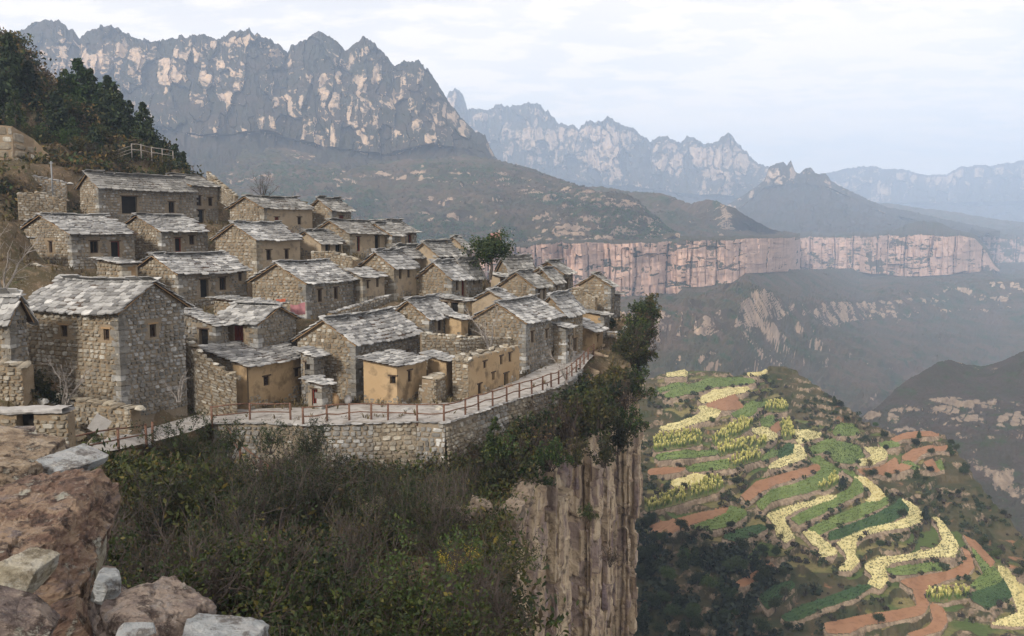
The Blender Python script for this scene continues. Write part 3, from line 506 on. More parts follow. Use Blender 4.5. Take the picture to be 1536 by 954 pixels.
outside = ((wsx*.5-wsy*.87) > -.45) & (gx < 14)
wall_side = np.interp(gy, [p[1] for p in OUT], [p[0] for p in OUT])
GZ = GZ*(1-wgt)+np.minimum(GZ, pz)*wgt
GZ = np.where(outside & (wd < 9), np.minimum(GZ, ZP-3.1-.16*wd), GZ)
for C, L, W, a, Hh in FIT:       # no ground inside or above the floor of a house
    d = np.array((math.cos(a), math.sin(a))); u = (gx-C[0])*d[0]+(gy-C[1])*d[1]; v = -(gx-C[0])*d[1]+(gy-C[1])*d[0]
    m = (u > -1.0) & (u < L+0.3) & (v > -0.6) & (v < W+1.0); GZ = np.where(m, np.minimum(GZ, C[2]+0.05), GZ)
rimx = np.interp(gy, RIM[:12, 1], RIM[:12, 0])
keep = (gx < rimx+0.4) | (gy > 128)
keep = keep & ~((gy > 124) & (gx > np.interp(gy, [124, 138, 150, 170, 180], [15, 4, -20, -60, -75])))
fi = grid_faces(len(GX), len(GY)); kf = keep.ravel()[fi].all(1)
obj('hillside', mesh_np('hillside', np.stack([gx, gy, GZ], -1).reshape(-1, 3), [fi[kf]], True), MATS['earth'], kind='structure')

# ------------------------------------------------------------------ masonry and slates
def stones_face(w, hf, z0, holes=(), sw=(.22, .52), sh=(.15, .3), rng=RNG, proud=(.03, .09), n=8, hole_pad=.08):
    """irregular stones covering a face; returns (V (k,2n,3) in face space (s, out, z))"""
    out = []; z = z0; hmax = max(hf(t) for t in np.linspace(0, w, 9))
    while z < hmax:
        rh = rng.uniform(*sh); s = rng.uniform(-.3, 0)
        while s < w:
            ww = rng.uniform(*sw)*(0.7+0.6*rh/sh[1]); hh = rh*rng.uniform(.85, 1.2); cx = s+ww/2; cz = z+rh/2+rng.uniform(-.03, .03)
            x0, x1 = max(s, -.03), min(s+ww, w+.03); s += ww
            if x1-x0 < .1: continue
            cx = (x0+x1)/2
            if cz+hh*.45 > min(hf(max(x0, 0)), hf(min(x1, w)))+.04: continue
            if any(x1 > a-hole_pad and x0 < b+hole_pad and cz+hh/2 > c-.03 and cz-hh/2 < d+.12 for a, b, c, d in holes): continue
            out.append((cx, cz, (x1-x0)/2*.95, hh/2*.95))
        z += rh*.97
    if not out: return None
    A = np.array(out); k = len(A); an = np.arange(n)*2*math.pi/n+math.pi/n
    c, s_ = np.cos(an), np.sin(an); p = 0.5
    bx = np.sign(c)*np.abs(c)**p; bz = np.sign(s_)*np.abs(s_)**p
    j = rng.uniform(.80, 1.03, (k, n)); rot = rng.normal(0, .09, k)
    X = bx[None]*j*A[:, 2:3]; Z = bz[None]*j*A[:, 3:4]
    X, Z = X+Z*rot[:, None], Z-X*rot[:, None]*A[:, 3:4]/A[:, 2:3]
    ins = rng.uniform(.66, .82, (k, 1)); o = rng.uniform(*proud, (k, 1))
    B = np.stack([A[:, :1]+X, np.full((k, n), -.03), A[:, 1:2]+Z], -1); T = np.stack([A[:, :1]+X*ins, o+rng.normal(0, .008, (k, n)), A[:, 1:2]+Z*ins], -1)
    return np.concatenate([B, T], 1)
def stone_topo(n): return np.array([(i, (i+1) % n, n+(i+1) % n, n+i) for i in range(n)]), np.array([list(range(n, 2*n))])
def stones_mesh(name, S, O, d, nrm, n=8):
    O = np.asarray(O, float); W = O+S[..., 0:1]*d+S[..., 1:2]*nrm+S[..., 2:3]*np.array((0, 0, 1.0))
    k = len(S); q, g = stone_topo(n); off = (np.arange(k)*2*n)[:, None, None]
    return mesh_np(name, W.reshape(-1, 3), [(q[None]+off).reshape(-1, 4), (g[None]+off).reshape(-1, n)])
def add_stonework(parent, S, O, d, nrm, mat, individual=0, n=8, name='stonework'):
    if S is None: return
    if individual:
        area = (S[:, :, 0].max(1)-S[:, :, 0].min(1))*(S[:, :, 2].max(1)-S[:, :, 2].min(1)); vis = S[:, :, 2].mean(1) > 0.1
        order = np.argsort(-(area*vis))[:individual]; q, g = stone_topo(n)
        W = np.asarray(O, float)+S[..., 0:1]*d+S[..., 1:2]*nrm+S[..., 2:3]*np.array((0, 0, 1.0))
        for k in order:
            c = W[k].mean(0); obj('stone', mesh_np('stone', W[k]-c, [q, g]), MATS[mat+'_o'], parent, loc=c)
        S = np.delete(S, order, 0)
    if len(S): obj(name, stones_mesh(name, S, O, d, nrm, n), MATS[mat], parent, kind='stuff')
def slate_variant(seed):
    r = np.random.default_rng(seed); o = np.array([(-.5, .5), (-.5, -.28), (-.3, -.5), (.28, -.52), (.5, -.26), (.5, .5)])+r.uniform(-.07, .07, (6, 2))
    V = np.concatenate([np.c_[o, np.zeros(6)], np.c_[o*.96, np.ones(6)]]); V[6:, 2] += r.uniform(-.15, .15, 6); return V
SL_F = [np.array([(i, (i+1) % 6, 6+(i+1) % 6, 6+i) for i in range(6)]), np.array([list(range(6, 12)), list(range(5, -1, -1))])]
SLV = [slate_variant(50+i) for i in range(10)]
SLM = []
for v in SLV:
    me = mesh_np('slate', v, SL_F); me.materials.append(MATS['slate_o']); SLM.append(me)
def slates(parent, P00, P10, P01, P11, individual=False, size=(.62, .36), dark=False, rng=RNG, name='slate_courses', lift=.02):
    """P00,P10 along the eave, P01,P11 along the ridge"""
    P00, P10, P01, P11 = [np.asarray(p, float) for p in (P00, P10, P01, P11)]
    L = np.linalg.norm(P10-P00); U = np.linalg.norm(P01-P00); rows = max(2, int(round(U/size[1]))); M = []
    for r in range(rows+1):
        t = r/rows; a = P00*(1-t)+P01*t; b = P10*(1-t)+P11*t; Lr = np.linalg.norm(b-a); s = -rng.uniform(0, .25)
        while s < Lr:
            w = size[0]*rng.uniform(.62, 1.35); c = a+(b-a)/Lr*(s+w/2)
            if s+w > Lr+.25: break
            ax = (b-a)/Lr; up = (P01-P00)/U; nz = np.cross(ax, up); nz = nz if nz[2] > 0 else -nz
            tilt = -.15+rng.normal(0, .04); up2 = up*math.cos(tilt)+nz*math.sin(tilt); n2 = np.cross(ax, up2); n2 = n2 if n2[2] > 0 else -n2
            ax2 = ax+up2*rng.normal(0, .05)+nz*rng.normal(0, .025)
            th = rng.uniform(.045, .09); hh = size[1]*rng.uniform(1.35, 1.75); c = c-np.array((0, 0, .13*math.sin(math.pi*min(max((s+w/2)/Lr, 0), 1))*min(L/8, 1)))-(up*rng.uniform(0, .16) if r == 0 else 0)
            Mx = np.eye(4); Mx[:3, 0] = ax2*w*.985; Mx[:3, 1] = up2*hh; Mx[:3, 2] = n2*th; Mx[:3, 3] = c+up*(hh*.5-size[1]*.55)+n2*(lift+.03+rng.uniform(0, .025)); M.append(Mx); s += w
    M = np.array(M)
    if individual:
        for k, mx in enumerate(M[:300]):
            o = bpy.data.objects.new('slate', SLM[k*7 % 10]); COL.objects.link(o); o.parent = parent; o.matrix_local = Matrix(mx.tolist())
        M = M[300:]
    if len(M):
        vs = rng.integers(0, 10, len(M)); VV = np.array(SLV)[vs]; W = np.einsum('kij,knj->kni', M[:, :3, :3], VV)+M[:, None, :3, 3]
        off = (np.arange(len(M))*12)[:, None, None]
        obj(name, mesh_np(name, W.reshape(-1, 3), [(f[None]+off).reshape(-1, f.shape[1]) for f in SL_F]), MATS['slate_dark' if dark else 'slate'], parent, kind='stuff')
def wall_holes(w, h, holes, top=None, z0=-2.0, depth=.32):
    """face-space wall (s, out, z) with real openings and reveals"""
    xs = sorted({0, w, *[v for a in holes for v in a[:2]]}); zs = sorted({z0, h, *[v for a in holes for v in a[2:4]]})
    V = []; Fq = []
    def q(*p): Fq.append([len(V)+i for i in range(4)]); V.extend(p)
    for x0, x1 in zip(xs, xs[1:]):
        for a, b in zip(zs, zs[1:]):
            if any(x0 >= H[0]-1e-6 and x1 <= H[1]+1e-6 and a >= H[2]-1e-6 and b <= H[3]+1e-6 for H in holes): continue
            q((x0, 0, a), (x1, 0, a), (x1, 0, b), (x0, 0, b))
    for x0, x1, a, b in [H[:4] for H in holes]:
        D = -depth
        q((x0, 0, a), (x0, D, a), (x0, D, b), (x0, 0, b)); q((x1, 0, a), (x1, 0, b), (x1, D, b), (x1, D, a)); q((x0, 0, a), (x1, 0, a), (x1, D, a), (x0, D, a)); q((x0, 0, b), (x0, D, b), (x1, D, b), (x1, 0, b))
    V = [list(v) for v in V]
    if top is not None:     # gable peak
        q((0, 0, h), (w, 0, h), (w*.5+.001, 0, top), (w*.5-.001, 0, top))
    return np.array(V, float), np.array(Fq)
def build_house(h, fit, idx):
    label, roof, wl, wr, rise, ops, fl = h[0], h[8], h[9], h[10], h[11], h[12], h[13]
    rise = rise*.8 if roof in ('gl', 'gr') else rise
    C, L, W, a, H = fit; ind = 'I' in fl; D = h[6]; rng = np.random.default_rng(900+idx)
    root = obj('stone_house' if 'house' in label or 'cottage' in label else 'stone_shed', None, label=label, cat='house' if ('house' in label or 'cottage' in label) else 'shed', group='stone buildings of the village', loc=C, rz=a)
    ez = np.array((0, 0, 1.0)); faces = {'r': (np.zeros(3), np.array((1., 0, 0)), np.array((0, -1., 0)), L), 'l': (np.array((0, W, 0)), np.array((0, -1., 0)), np.array((-1., 0, 0)), W)}
    hl = H; hr = H
    # top profile of each face
    def top_r(s): return H+(rise*(1-abs(s/L*2-1)) if roof == 'gr' else 0)
    def top_l(s): return H+(rise*(1-abs(s/W*2-1)) if roof == 'gl' else (rise*(1-s/W) if roof == 'lean' else 0))
    if roof == 'ruin':
        top_r = lambda s: H+.35*(fbm(np.array([s/2.0]), np.array([3.3]), 3, idx)[0]-.7)+.25; top_l = top_r
    matmap = {'W': ('mortar_warm', 'stone_warm'), 'G': ('mortar_grey', 'stone_grey'), 'M': ('mud_grey', None), 'O': ('mud_ochre', None), 'OW': ('mortar_warm', 'stone_warm'), 'MW': ('mortar_warm', 'stone_warm'), 'T': ('mud_grey', None)}
    for fc, wt, topf in (('l', wl, top_l), ('r', wr, top_r)):
        O, d, nrm, wid = faces[fc]; holes = []
        for (f2, al, sill, ww, hh, ty) in ops:
            if f2 != fc: continue
            cxx = wid*(al if fc == 'r' else 1-al) if fc == 'r' else wid*al
            x0 = min(max(cxx-ww/2, .12), wid-ww-.12); sill = min(sill, H-hh-.15)
            if x0 < .05: continue
            holes.append((x0, x0+ww, max(sill, .02), max(sill, .02)+hh, ty))
        pk = H+rise if ((roof == 'gr' and fc == 'r') or (roof == 'gl' and fc == 'l')) else None
        mb, stn = matmap[wt]; V, Fq = wall_holes(wid, H if roof != 'ruin' else H+.1, holes, pk)
        Wd = O+V[:, :1]*d+V[:, 1:2]*nrm+V[:, 2:]*ez
        if roof == 'lean' and fc == 'l':
            sel = V[:, 2] > H-1e-4; Wd[sel, 2] += rise*(1-V[sel, 0]/wid)
        wo = obj('wall', mesh_np('wall', Wd, [Fq]), MATS[mb], root)
        hb = [x[:4] for x in holes]
        if stn:
            tf = topf; wid_s = wid
            if wt == 'OW': wid_s = wid*.70
            if wt == 'MW': wid_s = wid
            big = D < 70; near = D < 60
            S = stones_face(wid_s, tf, -1.2, hb, (.26, .62) if stn == 'stone_warm' else (.24, .5), (.17, .34) if big else (.19, .36), rng, (.035, .11), 8 if big else 6)
            add_stonework(root, S, O, d, nrm, stn, 300 if (idx == 0 and fc == 'r') else (0), 8 if big else 6)
            if wt == 'OW':
                V2, F2 = wall_holes(wid*.3-.02, H, [], None); Wd2 = O+(V2[:, :1]+wid*.7)*d+(V2[:, 1:2]+.12)*nrm+V2[:, 2:]*ez; obj('plaster_panel', mesh_np('plaster_panel', Wd2, [F2]), MATS['mud_ochre'], root)
        else:
            S = stones_face(wid, lambda s: .55+.45*math.sin(s*1.3+idx), -1.2, hb, (.2, .5), (.14, .28), rng, (.01, .05), 6)
            add_stonework(root, S, O, d, nrm, 'stone_warm' if wt[0] == 'O' else 'stone_grey', 0, 6, 'footing_stones')
        for (x0, x1, z0, z1, ty) in holes:
            def P(s, o, z): return O+s*d+o*nrm+z*ez
            mw = MATS['wood_red' if ty in ('red', 'door') else 'wood_dark']
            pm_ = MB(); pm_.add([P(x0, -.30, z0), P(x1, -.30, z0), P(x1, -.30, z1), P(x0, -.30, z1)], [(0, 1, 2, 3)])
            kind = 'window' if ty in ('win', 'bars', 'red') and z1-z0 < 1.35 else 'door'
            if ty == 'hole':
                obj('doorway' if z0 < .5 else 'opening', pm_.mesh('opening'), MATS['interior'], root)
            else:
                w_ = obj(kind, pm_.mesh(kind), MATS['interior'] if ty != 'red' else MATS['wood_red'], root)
                fm = MB(); t = .07
                def bar(a0, a1, b0, b1, o0=-.26, o1=-.12):
                    c = [P(s, o, z) for s in (a0, a1) for o in (o0, o1) for z in (b0, b1)]; fm.add(c, [(0, 1, 3, 2), (4, 6, 7, 5), (0, 4, 5, 1), (2, 3, 7, 6), (0, 2, 6, 4), (1, 5, 7, 3)])
                bar(x0, x0+t, z0, z1); bar(x1-t, x1, z0, z1); bar(x0+t, x1-t, z1-t, z1); bar(x0+t, x1-t, z0, z0+t)
                if ty == 'bars':
                    for q in np.linspace(x0+t, x1-t, 6)[1:-1]: bar(q-.012, q+.012, z0+t, z1-t, -.22, -.19)
                elif kind == 'window': bar((x0+x1)/2-.02, (x0+x1)/2+.02, z0+t, z1-t)
                obj('frame', fm.mesh('frame'), mw if ty != 'bars' else MATS['wood_dark'], w_)
            lm = MB(); c = [P(s, o, z) for s in (x0-.15, x1+.15) for o in (-.1, .05) for z in (z1+.0, z1+.10)]; lm.add(c, [(0, 1, 3, 2), (4, 6, 7, 5), (0, 4, 5, 1), (2, 3, 7, 6), (0, 2, 6, 4), (1, 5, 7, 3)])
            obj('lintel', lm.mesh('lintel'), MATS['wood_dark' if D > 60 else 'wood_tan'], root)
        if wt == 'T':
            pm_ = MB(); pm_.box((L*.2, -.06, 0), (L*.85, -.01, H*.9)); obj('door', pm_.mesh('door'), MATS['wood_tan'], root)
    if wl in ('W', 'G') or wr in ('W', 'G'):          # long corner stones laid alternately into both faces
        qm = MB(); zq = -.6; k = 0
        while zq < H-.15:
            hq = rng.uniform(.24, .42); a_, b_ = (rng.uniform(.5, .8), rng.uniform(.25, .4)) if k % 2 else (rng.uniform(.25, .4), rng.uniform(.5, .8)); o_ = rng.uniform(.07, .12); j_ = rng.normal(0, .012, 3)
            lo = np.array((-o_, -o_, zq)); hi = np.array((a_, b_, min(zq+hq-.03, H-.02))); cc = [(x, y, z) for x in (lo[0], hi[0]) for y in (lo[1], hi[1]) for z in (lo[2], hi[2])]; qm.add(np.array(cc)+rng.normal(0, .014, (8, 3)), [(0, 1, 3, 2), (4, 6, 7, 5), (0, 4, 5, 1), (2, 3, 7, 6), (0, 2, 6, 4), (1, 5, 7, 3)]); zq += hq; k += 1
        obj('corner_stones', qm.mesh('corner_stones'), MATS['stone_grey' if wr == 'G' else 'stone_warm'], root, kind='stuff')
    # hidden sides
    m = MB(); q4 = [(0, 1, 2, 3)]
    bh = H+(rise if roof == 'lean' else 0)
    m.add([(0, W, -2), (L, W, -2), (L, W, bh), (0, W, bh)], q4)
    if roof == 'lean': m.add([(L, 0, -2), (L, W, -2), (L, W, bh), (L, 0, H)], q4)
    else: m.add([(L, 0, -2), (L, W, -2), (L, W, H), (L, 0, H)], q4)
    if roof == 'gl': m.add([(L, 0, H), (L, W, H), (L, W/2, H+rise)], [(0, 1, 2)])
    if roof == 'gr': m.add([(0, W, H), (L, W, H), (L/2, W, H+rise)], [(0, 1, 2)])
    obj('back_wall', m.mesh('back_wall'), MATS['mortar_warm'], root)
    # roof
    dark = D > 92; sz = (.58, .36) if D < 62 else ((.60, .38) if D < 80 else (.72, .46))
    oh = .30; e = .04
    def deck(pts, name='roof_deck'):
        pts = np.array(pts, float); mm = MB(); lo = pts-np.array((0, 0, .07)); mm.add(np.concatenate([pts, lo]), [(0, 1, 2, 3), (7, 6, 5, 4), (0, 4, 5, 1), (1, 5, 6, 2), (2, 6, 7, 3), (3, 7, 4, 0)]); obj(name, mm.mesh(name), MATS['wood_dark'], root)
    if roof in ('gl', 'gr'):
        span = W if roof == 'gl' else L; ln = L if roof == 'gl' else W; sl = rise/(span/2); zr = H+rise+.06; ze = H-oh*sl+.06
        def T(u, v, z): return np.array((u, v, z)) if roof == 'gl' else np.array((v, u, z))
        A0, A1, R0, R1 = T(-oh, -oh, ze), T(ln+oh, -oh, ze), T(-oh, span/2, zr), T(ln+oh, span/2, zr); B0, B1 = T(-oh, span+oh, ze), T(ln+oh, span+oh, ze)
        deck([A0, A1, R1, R0]); deck([B0, B1, R1, R0])
        slates(root, A0, A1, R0, R1, ind, sz, dark, rng)
        slates(root, B0, B1, R0, R1, False, (1.0, .6), dark, rng, 'back_slates')
        slates(root, R0-T(0, .12, .10), R1-T(0, .12, .10), R0+T(0, .12, -.06), R1+T(0, .12, -.06), False, (.5, .22), dark, rng, 'ridge_slates', .07)
        vm = MB(); vm.tube([A0-np.array((0, 0, .1)), R0-np.array((0, 0, .1)), B0-np.array((0, 0, .1))], .045, 4); obj('verge_board', vm.mesh('verge_board'), MATS['wood_tan'], root)
    elif roof == 'lean':
        A0, A1 = np.array((-oh, -oh, H-oh*rise/W+.05)), np.array((L+oh, -oh, H-oh*rise/W+.05)); R0, R1 = np.array((-oh, W+.15, H+rise+.05)), np.array((L+oh, W+.15, H+rise+.05))
        deck([A0, A1, R1, R0]); slates(root, A0, A1, R0, R1, ind, (sz[0]*1.1, sz[1]*1.15), dark, rng)
    else:
        # roofless: thick broken wall tops with loose rubble
        for k in range(70):
            s = rng.uniform(0, 1); side = rng.integers(0, 3)
            p = (np.array((s*L, rng.uniform(.05, .5), H+.05)) if side == 0 else (np.array((rng.uniform(.05, .5), s*W, H+.05)) if side == 1 else np.array((s*L, W-rng.uniform(.05, .5), H+.1))))
            S = rock_lump(rng.integers(0, 6)); o = obj('rubble_stone', S, None, root, loc=p); k_ = rng.uniform(.12, .28); o.scale = (k_*1.4, k_*1.1, k_*.7); o.rotation_euler = (rng.normal(0, .3), rng.normal(0, .3), rng.uniform(0, 6))
        im = MB(); im.add([(.5, .5, -2), (L-.3, .5, -2), (L-.3, .5, H), (.5, .5, H)], q4); im.add([(.5, .5, -2), (.5, W-.4, -2), (.5, W-.4, H), (.5, .5, H)], q4)
        im.add([(0, 0, H+.1), (L, 0, H+.1), (L, .5, H+.1), (0, .5, H+.1)], q4); im.add([(0, .5, H+.1), (.5, .5, H+.1), (.5, W, H+.1), (0, W, H+.1)], q4); im.add([(.5, .5, .4), (L, .5, .4), (L, W, .4), (.5, W, .4)], q4)
        obj('inner_wall', im.mesh('inner_wall'), MATS['mortar_warm'], root)
    return root
LUMPS = {}
def rock_lump(k, mat='stone_warm_o', res=2):
    key = (k, mat)
    if key in LUMPS: return LUMPS[key]
    r = np.random.default_rng(300+k); import bmesh
    bm = bmesh.new(); bmesh.ops.create_icosphere(bm, subdivisions=res, radius=1); V = np.array([v.co[:] for v in bm.verts]); Fc = np.array([[v.index for v in f.verts] for f in bm.faces]); bm.free()
    N = r.normal(0, 1, (11, 3)); N /= np.linalg.norm(N, axis=1, keepdims=True); dd = r.uniform(.62, 1.0, 11); t = V@N.T; rad = np.min(np.where(t > .05, dd[None]/np.maximum(t, .05), 9), 1); rad = np.minimum(rad, 1.25)
    me = mesh_np('rubble_stone', V*rad[:, None], [Fc]); me.materials.append(MATS[mat]); LUMPS[key] = me; return me
for i, (h, f) in enumerate(zip(HS, FIT)): build_house(h, f, i)
# ------------------------------------------------------------------ path, retaining wall, fences
V = []; n = len(OUT); rws = 5
fine_o = []; fine_i = []
for k in range(n-1):
    for t in np.linspace(0, 1, 6, endpoint=(k == n-2)): fine_o.append(OUT[k]*(1-t)+OUT[k+1]*t); fine_i.append(INN[k]*(1-t)+INN[k+1]*t)
P = np.array([[o_*(1-t)+i_*t for t in np.linspace(-.03, 1.02, 9)] for o_, i_ in zip(fine_o, fine_i)])
P[..., 2] += (fbm(P[..., 0]/1.2, P[..., 1]/1.2, 3, 5)-.5)*.06+.03
obj('path', mesh_np('path', P.reshape(-1, 3), [grid_faces(P.shape[0], P.shape[1])], True), MATS['path_stone'], kind='structure')
# flagstones laid along the path edge (coping of the wall)
wallp = [p+np.array((0, 0, -.02)) for p in OUT[5:17]]
rw = obj('retaining_wall', None, label='dry-stone retaining wall holding up the railing path', cat='wall', loc=wallp[0])
rng = np.random.default_rng(5); tot = 0; left_ind = 300
for k in range(len(wallp)-1):
    a, b = wallp[k]-wallp[0], wallp[k+1]-wallp[0]; d = b-a; dz = d[2]; d = d*np.array((1, 1, 0)); w = np.linalg.norm(d); d /= w; nrm = np.array((d[1], -d[0], 0)); nrm = nrm if nrm[1] < 0 or nrm[0] > .5 else -nrm
    m = MB(); m.add([a+(0, 0, -5.5)+nrm*.35, b+(0, 0, -5.5)+nrm*.35, b, a], [(0, 1, 2, 3)]); m.add([a, b, b-nrm*.4, a-nrm*.4], [(0, 1, 2, 3)]); obj('wall_core', m.mesh('wall_core'), MATS['mortar_grey'], rw)
    S = stones_face(w, lambda s: 4.9, 0.0, (), (.25, .6), (.2, .38), rng, (.05, .14), 8)
    if S is not None:
        S[..., 2] -= 4.95; S[..., 1] += .35*(-S[..., 2])/5.5
        area = S[:, :, 2].mean(1) > -3.2; take = int(min(left_ind, 45))
        S[..., 2] += 3.3; add_stonework(rw, S, a-np.array((0, 0, 3.3)), d, nrm, 'stone_warm' if k % 2 else 'stone_grey', take); left_ind -= take
# coping stones
for k in range(len(wallp)-1):
    a, b = wallp[k]-wallp[0], wallp[k+1]-wallp[0]; w = np.linalg.norm(b-a); s = 0
    while s < w:
        l = rng.uniform(.4, .8); c = a+(b-a)/w*(s+l/2); o = obj('coping_stone', rock_lump(int(rng.integers(0, 6)), 'slate_o'), None, rw, loc=c+np.array((0, 0, .0))); o.scale = (l*.55, .28, .07); o.rotation_euler = (0, 0, math.atan2((b-a)[1], (b-a)[0])+rng.normal(0, .06)); s += l
def fence(label, pts, hgt=1.15, rpost=.075, rrail=.045, mat='wood_rail', rails=(.95, .45), name='wooden_railing', skip=()):
    pts = [np.asarray(p, float) for p in pts]; root = obj(name, None, label=label, cat='fence', loc=pts[0]); r = np.random.default_rng(len(label))
    for k, p in enumerate(pts):
        q = p-pts[0]; m = MB(); lean = r.normal(0, .02, 2); m.tube([q+(0, 0, -.3), q+(lean[0]*.5, lean[1]*.5, .5), q+(lean[0], lean[1], hgt)], [rpost, rpost*.95, rpost*.9], 8); obj('post', m.mesh('post', True), MATS[mat], root)
        if k+1 < len(pts) and k not in skip:
            q2 = pts[k+1]-pts[0]
            for z in rails:
                z *= hgt; m = MB(); mid = (q+q2)/2+np.array((r.normal(0, .02), r.normal(0, .02), z+r.normal(0, .035))); m.tube([q+(0, 0, z), mid, q2+(0, 0, z+r.normal(0, .02))], [rrail, rrail*.95, rrail*.9], 6); obj('rail', m.mesh('rail', True), MATS[mat], root)
    return root
def on(px, py): return at_z(px, py, ZP)+np.array((0, 0, .02))
fence('brown timber railing on the path in front of the low ochre house', [on(318, 636), on(375, 630), on(436, 630)])
fence('long brown timber railing along the retaining wall to the end of the path', [on(455, 637), on(491, 633), on(524, 631), on(557, 630), on(582, 631), on(626, 632), on(666, 632), on(698, 623), on(718, 616), on(739, 610), on(760, 603), on(779, 597), on(798, 592), on(814, 586), on(827, 581), on(838, 577), on(850, 571), on(858, 565), on(864, 559), on(870, 555), on(876, 547), on(882, 540), on(890, 533)])
fence('short brown railing with two posts at the left start of the path', [OUT[1]+np.array((0, 0, .05)), at(178, 673, 47), at(220, 665, 50), at(229, 662, 50.6)], skip=(2,))
st = [at_z(330, 648, -13.6), at(360, 688, 54.5), at(391, 712, 52.5), at(402, 722, 51)]
fence('sloping timber handrail of the stair going down into the bushes', st, 1.0)
up = [at(122, 256, 112), at(137, 251, 113), at(150, 247, 113.5), at(163, 245, 114), at(178, 240, 115), at(198, 233, 116)]
fence('weathered grey fence climbing to the hilltop lookout', up, 1.3, .06, .04, 'bark_pale', (.95, .6, .3))
fence('pale timber lookout fence on the hilltop above the topmost house', [at(198, 233, 116), at(212, 234, 116), at(228, 238, 117), at(244, 240, 117), at(260, 243, 118)], 1.5, .07, .05, 'bark_pale', (.95, .5))
# utility pole with wires
pb = at(79, 292, 97); po = obj('utility_pole', None, label='thin grey utility pole standing on the terraced bank at upper left', cat='pole', loc=pb)
m = MB(); m.tube([(0, 0, -.5), (0, 0, 1.8), (0, 0, 3.6)], [.09, .08, .07], 8); obj('mast', m.mesh('mast', True), MATS['metal_pole'], po)
m = MB(); m.box((-.22, -.05, 3.35), (.22, .05, 3.43)); obj('crossarm', m.mesh('crossarm'), MATS['metal_pole'], po)
for k, (dx, tgt) in enumerate([(-.2, at(-30, 236, 100)), (.0, at(205, 238, 114)), (.2, at(205, 243, 114))]):
    a = pb+np.array((dx, 0, 3.5)); pts = [a*(1-t)+tgt*t-np.array((0, 0, 1.0*4*t*(1-t)*.6)) for t in np.linspace(0, 1, 14)]; m = MB(); m.tube([p-pb for p in pts], .018, 4); obj('wire', m.mesh('wire'), MATS['wood_dark'], po)
# free-standing dry-stone walls and ruins
def stone_wall(label, pts, hgt, thick=.5, grey=False, sw=(.25, .55), sh=(.16, .3), name='dry_stone_wall', cap=True, foot=1.5):
    pts = [np.asarray(p, float) for p in pts]; root = obj(name, None, label=label, cat='wall', loc=pts[0]); r = np.random.default_rng(len(label)*3)
    for k in range(len(pts)-1):
        a, b = pts[k]-pts[0], pts[k+1]-pts[0]; dz = b[2]-a[2]; d = (b-a)*np.array((1, 1, 0)); w = np.linalg.norm(d); d /= w; nrm = np.array((d[1], -d[0], 0)); back = -nrm*thick
        H0 = hgt if np.isscalar(hgt) else hgt[k]; H1 = hgt if np.isscalar(hgt) else hgt[k+1]
        V = [a+(0, 0, -foot), b+(0, 0, -foot), b+(0, 0, H1-.12), a+(0, 0, H0-.12)]; V += [v+back for v in V]
        m = MB(); m.add(V, [(0, 1, 2, 3), (5, 4, 7, 6), (3, 2, 6, 7), (1, 5, 6, 2), (4, 0, 3, 7)]); obj('wall_core', m.mesh('wall_core'), MATS['mortar_warm'], root)
        S = stones_face(w, lambda s: H0+(H1-H0)*s/w+.1*math.sin(s*3), -foot, (), sw, sh, r, (.04, .12), 8)
        if S is not None:
            S[..., 2] += S[..., 0]/w*dz; add_stonework(root, S, a, d, nrm, 'stone_grey' if grey else 'stone_warm', 0)
        if cap:
            s = 0
            while s < w:
                l = r.uniform(.3, .7); t = (s+l/2)/w; o = obj('cap_stone', rock_lump(int(r.integers(0, 6)), 'slate_o' if grey else 'stone_warm_o'), None, root, loc=a+(b-a)*t+np.array((0, 0, H0+(H1-H0)*t-.05))+back*.5); o.scale = (l*.6, thick*.6, .12*r.uniform(.7, 1.5)); o.rotation_euler = (r.normal(0, .1), r.normal(0, .1), math.atan2(d[1], d[0])+r.normal(0, .1)); s += l*.95
    return root
stone_wall('broken stone wall behind the roofless ochre ruin', [at(632, 528, 72), at(690, 528, 73), at(776, 522, 79)], [1.6, 1.3, .9])
stone_wall('rubble stone wall below the skyline row of houses', [at(467, 398, 86), at(500, 400, 86), at(529, 405, 86)], [1.3, 1.45, 1.2])
stone_wall('low grey wall running between the square mud house and the cobble house', [at(498, 482, 77), at(540, 470, 80), at(585, 455, 84)], .8, grey=True)
stone_wall('coursed terrace wall under the utility pole', [at(27, 308, 90), at(60, 310, 91), at(100, 314, 92)], [1.2, 1.5, 1.0])
stone_wall('upper terrace wall left of the utility pole', [at(0, 272, 98), at(50, 275, 99), at(100, 283, 100)], [.8, .9, .7], grey=True)
stone_wall('dry stone wall at the left under the broad upper-left house', [at(-20, 420, 71), at(40, 424, 71), at(78, 426, 71)], [1.6, 1.7, 1.2])
stone_wall('big rock-faced retaining wall at the upper left edge', [at(-40, 226, 103), at(20, 230, 104), at(52, 238, 106), at(76, 242, 107)], [3.3, 3.2, 2.4, .8], sw=(1.0, 2.2), sh=(.8, 1.3), cap=False)
stone_wall('stone platform wall with a green plant at the village end', [at(911, 530, 97), at(938, 533, 97), at(941, 520, 102)], [2.4, 2.5, 2.5], grey=True)
stone_wall('stone block wall at the left edge below the cut-off house', [at(-60, 612, 49), at(0, 612, 49), at(36, 612, 49)], [2.4, 2.5, 2.4], thick=1.2)
stone_wall('stacked stone stair block against the ochre shed', [at(628, 606, 64.5), at(652, 612, 64), at(668, 606, 66)], [1.2, 2.2, 2.3], thick=1.0, sw=(.3, .6), sh=(.2, .34))
stone_wall('rough stacked wall between the large house and the low ochre house', [at(278, 560, 60.5), at(296, 592, 59), at(356, 612, 60)], [2.6, 3.0, 2.2])
